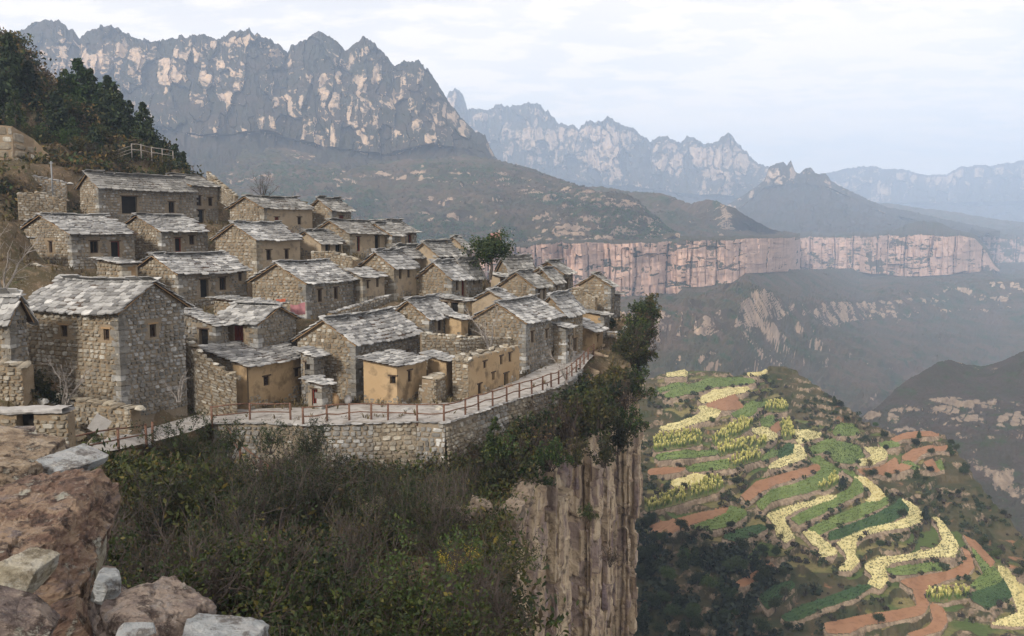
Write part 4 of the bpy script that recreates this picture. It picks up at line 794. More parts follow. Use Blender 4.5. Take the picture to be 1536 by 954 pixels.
stone_wall('stone foundation wall in front of the large far-left house', [at(60, 606, 52), at(130, 620, 51), at(196, 628, 50.5)], [.5, .7, .6], thick=1.0)
stone_wall('low ruin wall under the timber porch house', [at(838, 458, 101), at(870, 452, 101), at(893, 462, 100)], [1.6, 1.6, 1.3])
stone_wall('grassy stone bank below the hilltop shrubs', [at(310, 268, 112), at(330, 285, 110), at(352, 300, 108)], [.9, .8, .6])
# stone lintel shed at the lower left edge
lb = at(0, 634, 39); ls = obj('stone_slab_shed', None, label='low shed with one long pale stone slab at the lower left edge', cat='shed', loc=lb)
m = MB(); 
gu, gv = np.meshgrid(np.linspace(-3, 2.9, 60), np.linspace(0, 2*math.pi, 13), indexing='ij'); sx = np.sign(np.cos(gv))*np.abs(np.cos(gv))**.4; sz_ = np.sign(np.sin(gv))*np.abs(np.sin(gv))**.4
nz_ = (fbm(gu*2.2, gv*1.3, 4, 4)-.5)*.22; sl_ = np.stack([gu+.05*sx, .35+sx*(.5+nz_), .48+sz_*(.13+nz_*.5)+.06*gu/3], -1); m.add(sl_.reshape(-1, 3), grid_faces(60, 13)); obj('slab', m.mesh('slab'), MATS['concrete'], ls)
m = MB(); m.box((-3, 0, -1.6), (.75, .7, .35)); m.box((1.5, .05, -1.6), (3.0, .7, .35)); obj('pier', m.mesh('pier'), MATS['mortar_warm'], ls)
rs_ = np.random.default_rng(9)
for x_, w_ in ((-3, 3.75), (1.5, 1.5)): add_stonework(ls, stones_face(w_, lambda s: 1.9, 0, (), (.25, .55), (.16, .3), rs_, (.03, .1), 8), np.array((x_, .02, -1.6)), np.array((1., 0, 0)), np.array((0, -1., 0)), 'stone_warm')
m = MB(); m.box((.75, .5, -1.6), (1.5, .7, .35)); obj('back', m.mesh('back'), MATS['interior'], ls)
# bench, boards, cloths, pots by the path
b = on(853, 535)+np.array((0, 0, -.02)); be = obj('stone_bench', None, label='pale stone bench on the path near the gatehouse', cat='bench', loc=b, rz=.5)
m = MB(); m.box((-.8, -.35, .42), (.8, .35, .52)); obj('seat', m.mesh('seat'), MATS['concrete'], be)
for s in (-1, 1): m = MB(); m.box((s*.55-.09, -.28, 0), (s*.55+.09, .28, .42)); obj('leg', m.mesh('leg'), MATS['concrete'], be)
def cloth(label, p, w, h, mat, rz):
    u, v = np.meshgrid(np.linspace(0, 1, 14), np.linspace(0, 1, 8), indexing='ij'); y = .06*np.sin(u*9)+.04*np.sin(u*17+v*3); x = (u-.5)*w; z = v*h*(1-.12*np.sin(u*5)); Vv = np.stack([x, y, z], -1).reshape(-1, 3); Vb = Vv+np.array((0, .012, 0)); f = grid_faces(14, 8)
    obj('hanging_cloth', mesh_np('hanging_cloth', np.concatenate([Vv, Vb]), [f, f[:, ::-1]+112], True), MATS[mat], label=label, cat='cloth', loc=p, rz=rz)
cloth('pink cloth hung up beside the grey cobble house', at(447, 472, 73), 1.2, .9, 'cloth_pink', .3)
cloth('orange-red cloth folded on the wall behind the red-door cottage', at(421, 455, 71), .8, .35, 'cloth_red', -.2)
def jar(label, p, r, h, mat):
    an = np.linspace(0, 2*math.pi, 14, endpoint=False); prof = [(.6, 0), (.95, .25), (1, .5), (.8, .8), (.55, .92), (.62, 1), (.5, 1), (.45, .9)]
    V = np.array([[(r*a*math.cos(t), r*a*math.sin(t), h*z) for t in an] for a, z in prof]).reshape(-1, 3); k = len(an)
    Fq = [(i*k+j, i*k+(j+1) % k, (i+1)*k+(j+1) % k, (i+1)*k+j) for i in range(len(prof)-1) for j in range(k)]
    obj('clay_jar', mesh_np('clay_jar', V, [Fq], True), MATS[mat], label=label, cat='jar', loc=p)
jar('tan clay jar standing beside the stone privy', on(502, 609), .36, .9, 'wood_tan'); jar('grey jar against the stone house near the privy', on(522, 606), .3, .6, 'concrete')
bo = MB(); bo.box((-.45, -.04, 0), (.45, .04, 1.0)); sg = obj('tilted_slab', bo.mesh('tilted_slab'), MATS['concrete'], label='tilted pale slab leaning at the path edge below the large house', cat='slab', loc=at(142, 648, 48)); sg.rotation_euler = (.2, .6, .3)
# chimney turret on the skyline
ch = at(665, 372, 104); co = obj('stone_chimney', None, label='little round-topped stone chimney on the village skyline', cat='chimney', loc=ch)
m = MB(); m.box((-.55, -.45, -3), (.55, .45, .9)); obj('stack', m.mesh('stack'), MATS['mortar_grey'], co); m = MB(); m.tube([(0, 0, .9), (0, 0, 1.0), (0, 0, 1.12)], [.8, .85, .3], 8); obj('cap', m.mesh('cap'), MATS['slate_dark'], co)
# loose rubble on the bank below the big house
rng = np.random.default_rng(71)
def rubble(n_, box, lab, smin=.12, smax=.4, grp='loose rubble stones'):
    for k in range(n_):
        px = rng.uniform(box[0], box[2]); py = rng.uniform(box[1], box[3]); D = box[4]+(box[5]-box[4])*(py-box[1])/(box[3]-box[1]+1e-6); p = at(px, py, D); z = float(ground(p[0], p[1])); s = rng.uniform(smin, smax)**1.2
        o = obj('rubble_stone', rock_lump(int(rng.integers(0, 6)), rng.choice(['stone_warm_o', 'stone_grey_o'])), None, label=lab, cat='stone', group=grp, loc=(p[0], p[1], z+s*.25)); o.scale = (s*1.3, s, s*.75); o.rotation_euler = (rng.normal(0, .3), rng.normal(0, .3), rng.uniform(0, 6))
rubble(70, (170, 600, 320, 655, 56, 51), 'loose rubble stone', .25, .75)
rubble(30, (60, 590, 180, 640, 53, 48), 'loose rubble stone', .2, .6)
rubble(24, (600, 598, 700, 616, 64, 61), 'loose rubble stone', .12, .4)
rubble(26, (560, 680, 700, 720, 55, 50), 'loose rubble stone', .2, .6)
# ------------------------------------------------------------------ terraced hill across the gorge
FD = []   # (kind, polygon in crop pixels)
def fd(k, *p): FD.append((k, [(p[i], p[i+1]) for i in range(0, len(p), 2)]))
fd('Y', 92,85,150,80,150,95,88,97); fd('G', 100,150,160,128,240,108,330,107,385,118,330,122,260,128,200,142,150,155,110,165,80,165)
fd('G', 65,140,120,123,150,125,100,138,65,150); fd('Y', 195,175,240,150,290,140,355,140,340,148,300,155,270,168,235,180,200,182)
fd('R', 222,195,260,182,290,168,312,165,335,200,290,205,250,208,228,205); fd('G', 305,225,340,205,350,190,420,185,425,195,380,200,378,215,360,228,320,232)
fd('C', 415,198,480,194,483,212,415,214); fd('Y', 70,268,120,255,180,235,205,215,195,203,235,203,260,215,250,232,200,245,150,262,100,275,65,275)
fd('C', 48,308,120,298,190,292,200,318,150,330,48,345); fd('C', 240,312,290,282,330,250,368,262,330,290,290,310,245,325)
fd('Y', 375,272,415,275,447,290,440,305,410,315,395,290,372,280); fd('C', 258,345,300,328,360,318,408,315,410,330,350,342,290,350,262,360)
fd('G', 50,362,150,348,250,345,250,355,150,365,60,372); fd('G', 150,400,250,380,295,375,290,400,200,408,160,410)
fd('C', 290,395,330,370,390,352,395,372,340,388,300,402); fd('G', 400,372,430,345,455,345,440,360,405,375)
fd('Y', 430,392,470,372,505,350,505,330,525,330,545,350,535,368,500,380,460,395,425,400); fd('V', 455,345,490,322,508,330,503,355,460,368)
fd('C', 465,260,495,258,500,300,475,305); fd('Y', 505,280,550,278,600,290,570,302,520,318)
fd('G', 555,340,620,308,645,310,605,345,570,352); fd('G', 620,345,655,318,720,330,735,355,690,385,640,375)
fd('R', 335,490,380,450,460,425,540,405,590,390,592,405,530,425,450,450,390,480,355,510)
fd('G', 385,515,430,480,500,462,580,430,600,400,560,375,590,365,650,405,640,430,580,470,500,490,430,510,400,540)
fd('C', 580,468,640,430,650,450,610,475); fd('G', 500,570,560,540,640,500,700,465,715,435,670,410,700,415,730,440,725,478,660,515,590,553,520,585)
fd('Y', 420,555,480,535,550,515,620,495,650,495,600,515,540,528,500,543,470,565,490,600,505,630,480,645,455,630,445,590)
fd('V', 625,638,630,615,720,580,800,545,850,515,855,500,885,545,820,580,730,602,670,627)
fd('G', 555,605,640,562,740,520,800,500,815,500,810,520,740,555,650,590,590,620); fd('Y', 705,430,740,435,785,465,805,490,790,510,745,515,770,490,750,465)
fd('Y', 650,650,680,632,740,607,820,590,880,568,890,535,860,505,890,515,930,550,925,575,880,595,800,605,740,620,705,645,700,680,715,710,690,735,655,735,685,705,680,680)
fd('Y', 540,615,575,615,610,645,645,670,640,685,590,695,600,670,565,650)
fd('Y', 750,715,790,695,880,690,980,670,1000,640,990,600,965,565,985,570,1020,610,1045,650,1030,690,960,692,870,705,820,715,800,735,815,770,790,798,755,785,770,760,745,735)
fd('G', 810,737,880,727,985,715,990,735,900,748,830,752)
fd('R', 610,915,720,890,850,870,920,855,905,800,860,775,920,760,1010,745,1060,725,1075,700,1065,665,1085,680,1095,720,1075,745,1000,770,950,790,930,815,945,850,930,880,850,900,740,915,690,940,620,940)
fd('R', 960,850,990,860,1010,900,985,935,920,954,880,950,950,925,970,900); fd('C', 950,825,1000,815,1075,810,1070,825,1000,842,955,840)
fd('V', 1085,820,1150,795,1200,770,1215,800,1220,825,1140,862,1100,840); fd('G', 1095,665,1130,690,1180,745,1190,775,1110,800,1090,790,1140,755,1110,705)
fd('Y', 1185,725,1210,740,1240,790,1266,830,1290,880,1290,925,1160,915,1250,880,1230,830,1210,790,1190,760)
fd('R', 1070,625,1110,645,1160,700,1155,730,1120,690,1085,650); fd('R', 1200,715,1266,745,1300,765,1300,785,1266,765,1215,735)
fd('G', 170,600,250,565,300,530,340,540,345,560,290,590,220,605); fd('R', 35,590,100,575,200,550,290,535,280,550,180,580,110,610,95,625,60,620,35,605)
fd('C', 20,522,100,497,180,472,230,450,250,447,275,462,250,480,180,500,100,525,20,542); fd('Y', 100,450,160,430,180,425,220,432,215,445,160,455,110,460)
fd('R', 30,408,90,400,150,402,120,412,60,418,30,418); fd('V', 275,630,330,605,400,590,415,600,380,620,310,640)
fd('R', 310,785,380,745,430,715,440,722,400,755,340,790); fd('V', 395,825,440,790,500,775,505,790,450,840,420,865)
fd('V', 470,890,530,855,620,830,720,790,760,790,700,830,600,860,520,900,480,905); fd('Y', 725,380,770,360,740,335,800,337,812,350,800,370,760,388,720,390)
fd('R', 720,410,790,400,840,370,845,385,800,410,740,420); fd('R', 830,305,880,285,960,280,985,292,930,292,870,300,840,315)
fd('R', 870,360,900,340,960,330,1015,330,1015,338,950,342,910,365,905,375,870,372); fd('G', 865,385,890,380,915,400,905,405)
fd('R', 940,380,965,372,975,400,985,410,955,405); fd('G', 975,380,990,375,1000,402,985,405); fd('G', 635,290,660,255,700,258,718,280,690,290)
fd('Y', 345,85,410,80,410,92,360,95); fd('G', 790,320,840,315,850,328,800,335); fd('R', 770,415,850,392,900,395,870,405,800,420)
fd('R', 440,258,455,250,460,270,448,282,436,276); fd('G', 400,245,435,232,440,260,410,265)
K = 2.198
PXS = np.arange(925, 1612, 1.55); NU = len(PXS); NV = 330
sky_t = np.array([(20, 100), (65, 92), (130, 78), (170, 74), (260, 76), (330, 88), (400, 84), (425, 62), (480, 64), (520, 80), (560, 110), (600, 140), (640, 165), (690, 200), (740, 245), (790, 265), (830, 283), (880, 279), (960, 278), (1010, 300), (1050, 345), (1080, 390), (1130, 460), (1190, 535), (1240, 600), (1300, 660), (1460, 740)], float)
TOPY = np.interp(PXS, 960+sky_t[:, 0]/K, 520+sky_t[:, 1]/K); BOT = 1012.0
tt = np.linspace(0, 1, NV)[None, :]; PY = BOT+(TOPY[:, None]-BOT)*tt; PXG = np.repeat(PXS[:, None], NV, 1)
CX = (PXG-960)*K; CYY = (PY-520)*K
def inpoly(x, y, poly):
    r = np.zeros(x.shape, bool); n_ = len(poly)
    for i in range(n_):
        x0, y0 = poly[i]; x1, y1 = poly[(i+1) % n_]
        c = ((y0 > y) != (y1 > y)) & (x < (x1-x0)*(y-y0)/((y1-y0) if y1 != y0 else 1e-9)+x0); r ^= c
    return r
FID = np.full((NU, NV), -1)
wx = (fbm(CX/30, CYY/30, 3, 88)-.5)*6; wy = (fbm(CX/30+9, CYY/30, 3, 89)-.5)*4
for k, (kd, poly) in enumerate(FD): FID[inpoly(CX+wx, CYY+wy, poly)] = k
for it in range(2):
    G_ = FID.copy()
    for du, dv in ((1, 0), (-1, 0), (0, 1), (0, -1)):
        sh = np.full_like(FID, -1); sh[max(du, 0):NU+min(du, 0), max(dv, 0):NV+min(dv, 0)] = FID[max(-du, 0):NU+min(-du, 0), max(-dv, 0):NV+min(-dv, 0)]; G_ = np.where(G_ < 0, sh, G_)
    FID = G_
Mv = np.tan(np.arctan((477-PY)/F)-TH)
def plane_D(m): return (-83-.192*181)/(m-.192)
Dbot = plane_D(Mv[:, 0]); Dtop = plane_D(Mv[:, -1])
slope_f = np.where(FID >= 0, .035, np.nan)
is0 = FID >= 0; wall0 = np.zeros_like(is0)
for s_ in range(1, 5): wall0[:, :-s_] |= is0[:, s_:] & ~is0[:, :-s_]
slope_f = np.where(wall0, 2.2, slope_f)
lo = np.full(NU, .0); hi = np.full(NU, 6.0)
def run(sb):
    D = Dbot.copy(); z = Mv[:, 0]*D; Ds = [D]
    for j in range(1, NV):
        s = np.where(np.isnan(slope_f[:, j]), sb, slope_f[:, j]); D2 = (z-s*D)/(Mv[:, j]-s); D2 = np.maximum(D2, D); z = Mv[:, j]*D2; D = D2; Ds.append(D)
    return np.stack(Ds, 1)
for it in range(22):
    mid = (lo+hi)/2; e = run(mid)[:, -1]; big = e > Dtop; lo = np.where(big, mid, lo); hi = np.where(big, hi, mid)
sb = (lo+hi)/2; sb = np.convolve(np.pad(sb, 8, mode='edge'), np.ones(17)/17, 'valid')
DG = run(sb)
ker = np.exp(-np.arange(-12, 13)**2/(2*5.0**2)); ker /= ker.sum()
DG = np.apply_along_axis(lambda c: np.convolve(np.pad(c, 12, mode='edge'), ker, 'valid'), 0, DG)
DG = np.maximum.accumulate(DG, 1)
TP = at_np(PXG, PY, DG)
isf = FID >= 0
wallm = np.zeros_like(isf)
for s in range(1, 6): wallm[:, :-s] |= isf[:, s:] & ~isf[:, :-s]
bn = (fbm(TP[..., 0]/5, TP[..., 1]/5, 4, 91)-.5)*1.6+(fbm(TP[..., 0]/1.6, TP[..., 2]/1.0, 3, 92)-.5)*.8
TP[..., 2] += np.where(isf, (fbm(TP[..., 0]/6, TP[..., 1]/6, 2, 93)-.5)*.15, np.where(wallm, bn*.35, bn))
idx = np.zeros((NU, NV), int)
for j in range(1, NV): idx[:, j] = np.where(isf[:, j] & (FID[:, j] == FID[:, j-1]), idx[:, j-1]+1, 0)
KIND = np.array([k for k, _ in FD]); planted = isf & (KIND[np.maximum(FID, 0)] != 'R')
rowm = planted & ((idx % 4) < 2); TP[..., 2] += np.where(rowm, .22, 0)
# steep broken flank to the right
flank = np.clip((CX-(960+CYY*.30))/120, 0, 1)*(~isf); fl_n = ridged(TP[..., 0]/22, TP[..., 1]/34, 4, 95)
TP[..., 2] += flank*(fl_n-.6)*9
stp = 1.9; zq = TP[..., 2]/stp+(fbm(TP[..., 0]/25, TP[..., 1]/25, 2, 98)-.5)*1.5; fr = zq-np.floor(zq); rise_ = np.clip((fr-.62)/.3, 0, 1); zt_ = (rise_-fr)*stp
bankm = (~isf)*(1-wallm)*(1-flank); TP[..., 2] += bankm*zt_*.8
bk = TP[:, -1:, :].copy(); bk[..., 1] += 45; bk[..., 2] -= 40; TPb = np.concatenate([TP, bk], 1)
me_rock = np.clip(wallm*.8+bankm*((fr > .62) & (fr < .95))*.36*(fbm(TP[..., 0]/14, TP[..., 1]/14, 2, 97) > .42)+flank*np.clip((fl_n-.66)*4, 0, .9)+.12, 0, 1); me_rock = np.concatenate([me_rock, me_rock[:, -1:]*0], 1)
def bank_mat():
    m, nt, b = material('terrace_bank', .95, .05); r = attr(nt, 'rock'); n1 = noise(nt, .5, 6, rough=.65); n3 = noise(nt, 1.6, 5, rough=.7)
    veg = mixc(nt, mrange(nt, noise(nt, .12, 5), .4, .6), (0.040, 0.046, 0.022), (0.075, 0.062, 0.036)); veg = mixc(nt, mrange(nt, noise(nt, .22, 5), .62, .70), veg, (0.20, 0.11, 0.065))
    gr = mixc(nt, mrange(nt, noise(nt, .07, 4), .42, .58), (0.075, 0.105, 0.034), (0.20, 0.165, 0.075)); gr = mixc(nt, mrange(nt, noise(nt, .9, 4), .4, .75, 0, .6), gr, (0.055, 0.065, 0.026)); veg = mixc(nt, attr(nt, 'tread'), veg, gr)
    mp = nd(nt, 'ShaderNodeMapping'); mp.inputs['Scale'].default_value = (1, 1, .15); nt.links.new(pos(nt), mp.inputs[0])
    rock = mixc(nt, mrange(nt, noise(nt, 1.1, 5, mp.outputs[0]), .38, .62), (0.26, 0.20, 0.14), (0.14, 0.105, 0.075))
    f = mrange(nt, math2(nt, 'ADD', r, math2(nt, 'MULTIPLY', math2(nt, 'SUBTRACT', n1, .5), 1.1)), .42, .55); c = mixc(nt, f, veg, rock)
    nt.links.new(c, b.inputs['Base Color']); bump(nt, b, n3, .7, .4)
bank_mat()
zone = inpoly(CX, CYY, [(60, 80), (420, 80), (500, 230), (720, 270), (1010, 285), (900, 420), (1010, 560), (1100, 650), (1280, 740), (1290, 960), (600, 960), (430, 830), (300, 640), (10, 620)])
tread = zone*bankm*(fr < .66)*(fbm(TP[..., 0]/16, TP[..., 1]/16, 3, 99) > .40); tread = np.concatenate([tread, tread[:, -1:]*0], 1)
gf = grid_faces(NU, NV+1); uvf = FID[:-1, :-1].reshape(-1); fid_full = np.full((NU-1, NV), -1); fid_full[:, :NV-1] = FID[:-1, :-1]; fid_full = fid_full.ravel()
obj('terraced_hill', mesh_np('terraced_hill', TPb.reshape(-1, 3), [gf[fid_full < 0]], False, {'rock': me_rock, 'tread': tread}), MATS['terrace_bank'], kind='structure')
plain('field_Y', (0.46, 0.40, 0.19), (0.55, 0.49, 0.26), .35, c3=(0.30, 0.26, 0.11), s3=2.0, bstr=.8, bd=.15)
plain('field_G', (0.095, 0.135, 0.04), (0.14, 0.18, 0.06), .12, c3=(0.055, 0.08, 0.026), s3=1.2, bstr=.8, bd=.15)
plain('field_V', (0.032, 0.062, 0.026), (0.05, 0.085, 0.032), .2, c3=(0.02, 0.04, 0.018), s3=1.4, bstr=.9, bd=.2)
plain('field_C', (0.09, 0.11, 0.04), (0.13, 0.13, 0.05), .3, c3=(0.2, 0.12, 0.06), s3=1.0)
plain('field_R', (0.225, 0.115, 0.062), (0.275, 0.155, 0.09), .12, c3=(0.17, 0.085, 0.047), s3=.8, f3=(.5, .75))
FNAME = {'Y': 'straw_field', 'G': 'grass_field', 'V': 'vegetable_field', 'C': 'maize_field', 'R': 'dirt_road'}
Vt = TPb.reshape(-1, 3)
def submesh(name, faces):
    used, inv = np.unique(faces, return_inverse=True); return mesh_np(name, Vt[used], [inv.reshape(faces.shape)])
def crop_mat():
    m, nt, b = material('maize', .8, .1); h_ = attr(nt, 'h'); rnd = nt.nodes.new('ShaderNodeNewGeometry').outputs['Random Per Island']
    lo_ = ramp(nt, rnd, [(0, (0.05, 0.095, 0.022)), (1, (0.13, 0.18, 0.045))]); hi_ = ramp(nt, rnd, [(0, (0.30, 0.29, 0.07)), (.6, (0.48, 0.44, 0.14)), (1, (0.60, 0.54, 0.24))])
    nt.links.new(mixc(nt, mrange(nt, h_, .35, .75), lo_, hi_), b.inputs['Base Color'])
crop_mat()
leaf_mat('straw', [(0, (0.34, 0.29, 0.12)), (.5, (0.49, 0.44, 0.21)), (1, (0.62, 0.56, 0.31))]); leaf_mat('crop_green', [(0, (0.085, 0.12, 0.036)), (.6, (0.125, 0.17, 0.055)), (1, (0.18, 0.22, 0.075))]); leaf_mat('crop_dark', [(0, (0.02, 0.045, 0.018)), (.6, (0.036, 0.07, 0.026)), (1, (0.06, 0.10, 0.036))])
def blades(n_, h, w, lean, rng, base=0.0):
    V = []; Fq = []; H = []
    for k in range(n_):
        a = rng.uniform(0, 6.28); l = rng.uniform(.5, 1)*lean; hh = h*rng.uniform(.7, 1.05); z0 = base*hh*rng.uniform(0, 1); c, s = math.cos(a), math.sin(a)
        p0 = np.array((0, 0, z0)); p1 = np.array((c*l*.5, s*l*.5, z0+(hh-z0)*.75)); p2 = np.array((c*l, s*l, hh if base == 0 else z0+(hh-z0)*.8)); q = np.array((-s*w/2, c*w/2, 0)); i = len(V)
        V += [p0-q, p0+q, p1+q*.9, p1-q*.9, p2+q*.3, p2-q*.3]; Fq += [(i, i+1, i+2, i+3), (i+3, i+2, i+4, i+5)]; H += [v[2]/h for v in V[i:]]
    return np.array(V), np.array(Fq), np.array(H)
def scatter_mesh(name, pts, temps, rng, smin=.8, smax=1.25):
    Vs = []; Fs = []; Hs = []; off = 0
    for ti, (V, Fq, H) in enumerate(temps):
        P_ = pts[ti::len(temps)]; k = len(P_)
        if k == 0: continue
        a = rng.uniform(0, 6.28, k); s = rng.uniform(smin, smax, k); c, sn = np.cos(a)*s, np.sin(a)*s
        W = np.stack([V[None, :, 0]*c[:, None]-V[None, :, 1]*sn[:, None], V[None, :, 0]*sn[:, None]+V[None, :, 1]*c[:, None], V[None, :, 2]*s[:, None]], -1)+P_[:, None, :]
        Vs.append(W.reshape(-1, 3)); Fs.append((Fq[None]+(np.arange(k)*len(V))[:, None, None]).reshape(-1, Fq.shape[1])+off); Hs.append(np.tile(H, k)); off += k*len(V)
    return mesh_np(name, np.concatenate(Vs), [np.concatenate(Fs)], False, {'h': np.concatenate(Hs)})
def sample_faces(faces, dens, rng, rows=0.0):
    A = Vt[faces]; ar = np.linalg.norm(np.cross(A[:, 1]-A[:, 0], A[:, 3]-A[:, 0]), axis=1); n_ = rng.poisson(ar*dens); idx = np.repeat(np.arange(len(faces)), n_); u = rng.uniform(0, 1, (len(idx), 1)); v = rng.uniform(0, 1, (len(idx), 1)); B = A[idx]
    p = (B[:, 0]*(1-u)+B[:, 1]*u)*(1-v)+(B[:, 3]*(1-u)+B[:, 2]*u)*v
    if rows:
        ph = (p[:, 0]*.35+p[:, 1]*.94)/rows; p = p[(ph-np.floor(ph)) < .45]
    return p
rc = np.random.default_rng(17)
T_corn = [blades(8, 2.3, .22, .55, rc, .7) for _ in range(5)]; T_straw = [blades(3, .24, .15, .32, rc) for _ in range(5)]; T_green = [blades(3, .28, .16, .30, rc) for _ in range(5)]
CW = ['upper', 'lower', 'curving', 'narrow', 'wide']
for k, (kd, poly) in enumerate(FD):
    fc = gf[fid_full == k]
    if len(fc) < 3: continue
    o = obj(FNAME[kd], submesh(FNAME[kd], fc), MATS['field_'+kd], kind='structure')
    if kd == 'R': continue
    dens, temps, mt, nm = {'C': (1.8, T_corn, 'maize', 'maize_crop'), 'Y': (2.2, T_straw, 'straw', 'cut_straw'), 'G': (1.4, T_green, 'crop_green', 'green_crop'), 'V': (2.0, T_green, 'crop_dark', 'vegetable_crop')}[kd]
    if kd in 'GYV': fc = fc[(np.concatenate([rowm, rowm[:, -1:]*False], 1).ravel()[fc]).any(1)]
    p = sample_faces(fc, dens, rc, {'C': 1.7, 'V': 1.5, 'G': 0, 'Y': 0}[kd])
    if len(p) > 5: obj(nm, scatter_mesh(nm, p, temps, rc), MATS[mt], kind='stuff')
# ------------------------------------------------------------------ near cliff under the village
def build_cliff():
    r = np.random.default_rng(14); RM = RIM[3:13]; seg = np.r_[0, np.cumsum(np.hypot(*np.diff(RM, axis=0).T))]; tot = seg[-1]
    s = np.linspace(0, tot, 1500); k = np.ones(121)/121
    sx = np.convolve(np.pad(np.interp(s, seg, RM[:, 0]), 60, mode='edge'), k, 'valid'); sy = np.convolve(np.pad(np.interp(s, seg, RM[:, 1]), 60, mode='edge'), k, 'valid')
    n0 = np.array((.94, -.34)); pts = []; cid = []; c = 0; off = -1.0; q = 0.0
    while q < tot:                                   # plan of the cliff: square-cut buttresses and clefts
        w = r.uniform(1.6, 4.6); q2 = min(q+w, tot)
        off = np.clip(off+r.choice([-1, 1])*r.uniform(.9, 2.6), -4.4, .6)
        for e in (q, q2): p = np.array((np.interp(e, s, sx), np.interp(e, s, sy)))+n0*off; pts.append(p); cid.append(c)
        if r.uniform() < .45 and q2 < tot: p = np.array((np.interp(q2+.15, s, sx), np.interp(q2+.15, s, sy)))+n0*(off-r.uniform(1.5, 3.0)); pts.append(p); cid.append(c)   # an open joint
        q = q2+.02; c += 1
    pts = np.array(pts); al = np.r_[0, np.cumsum(np.hypot(*np.diff(pts, axis=0).T))]; A = np.arange(0, al[-1], .2); ns = len(A)
    X0 = np.interp(A, al, pts[:, 0]); Y0 = np.interp(A, al, pts[:, 1]); CI = np.array(cid)[np.clip(np.searchsorted(al, A, side='right')-1, 0, len(cid)-1)]
    k5 = np.ones(7)/7; tx = np.convolve(np.pad(np.gradient(X0), 3, mode='edge'), k5, 'valid'); ty = np.convolve(np.pad(np.gradient(Y0), 3, mode='edge'), k5, 'valid'); l = np.hypot(tx, ty)+1e-6; nx, ny = ty/l, -tx/l
    zt = ground(X0-1.5, Y0); zt = np.convolve(np.pad(zt, 20, mode='edge'), np.ones(41)/41, 'valid'); nz = 250; t = np.linspace(0, 1, nz); Z = zt[:, None]+.25-t[None, :]*56; S = np.repeat(A[:, None], nz, 1)
    c2, k2, k2z = blocks(S, Z, 2.4, 9.0, 22, .5); c3, k3, k3z = blocks(S, Z, 1.0, 2.8, 23, 1.0); c6, k6, k6z = blocks(S, Z, .45, 1.1, 33, 1.0)
    dpt = zt[:, None]-Z; top = np.clip(dpt/6, 0, 1); hcol = hash2(CI, CI*0, 91)[:, None]*16-5; low = (dpt < hcol)*(hash2(CI, CI*0, 92)[:, None]*2.6+.4)
    bed = np.floor(Z/1.9+.3*(fbm(S/9, Z/9, 2, 6)-.5)); d = -(1-c2)*.95-(1-c3)*.42-(1-c6)*.16+(hash2(bed, bed*0, 5)-.5)*.35+(fbm(S/.8, Z/1.1, 4, 24)-.5)*.28-.6*np.clip(1-k2/.14, 0, 1)-.45*np.clip(1-k2z/.14, 0, 1)-.3*np.clip(1-k3/.09, 0, 1)+.5
    d *= np.clip(t[None, :]*60, 0, 1); lw = low*np.clip(t[None, :]*60, 0, 1)
    P = np.stack([X0[:, None]+nx[:, None]*d-n0[0]*lw, Y0[:, None]+ny[:, None]*d-n0[1]*lw, Z], -1)
    P[:, 0, 0] -= 2.5; P[:, 0, 1] += .9
    tone = c2*.4+c3*.3+c6*.1+.2*hash2(CI, CI*0, 44)[:, None]
    me = mesh_np('cliff', P.reshape(-1, 3), [grid_faces(ns, nz)], False, {'tone': tone, 'rock': 0*tone+1})
    m, nt, b = material('cliff_rock', .93, .08); tn = attr(nt, 'tone')
    mp = nd(nt, 'ShaderNodeMapping'); mp.inputs['Scale'].default_value = (1, 1, .8); nt.links.new(pos(nt), mp.inputs[0])
    n1 = noise(nt, 1.3, 8, mp.outputs[0], .75); n2 = noise(nt, .35, 4); n3 = noise(nt, 5, 5)
    c = ramp(nt, tn, [(0.2, (0.20, 0.15, 0.10)), (.36, (0.42, 0.33, 0.225)), (.48, (0.23, 0.175, 0.16)), (.6, (0.50, 0.405, 0.285)), (.75, (0.28, 0.21, 0.15)), (.85, (0.22, 0.17, 0.175))])
    c = mixc(nt, mrange(nt, n1, .50, .62, 0, .8), c, (0.085, 0.065, 0.05)); c = mixc(nt, mrange(nt, n2, .56, .7, 0, .45), c, (0.42, 0.36, 0.28)); c = mixc(nt, mrange(nt, n3, .6, .75, 0, .5), c, (0.08, 0.065, 0.05))
    nt.links.new(c, b.inputs['Base Color']); bump(nt, b, math2(nt, 'ADD', n1, n3), .8, .14); obj('cliff', me, m, kind='structure')
build_cliff()
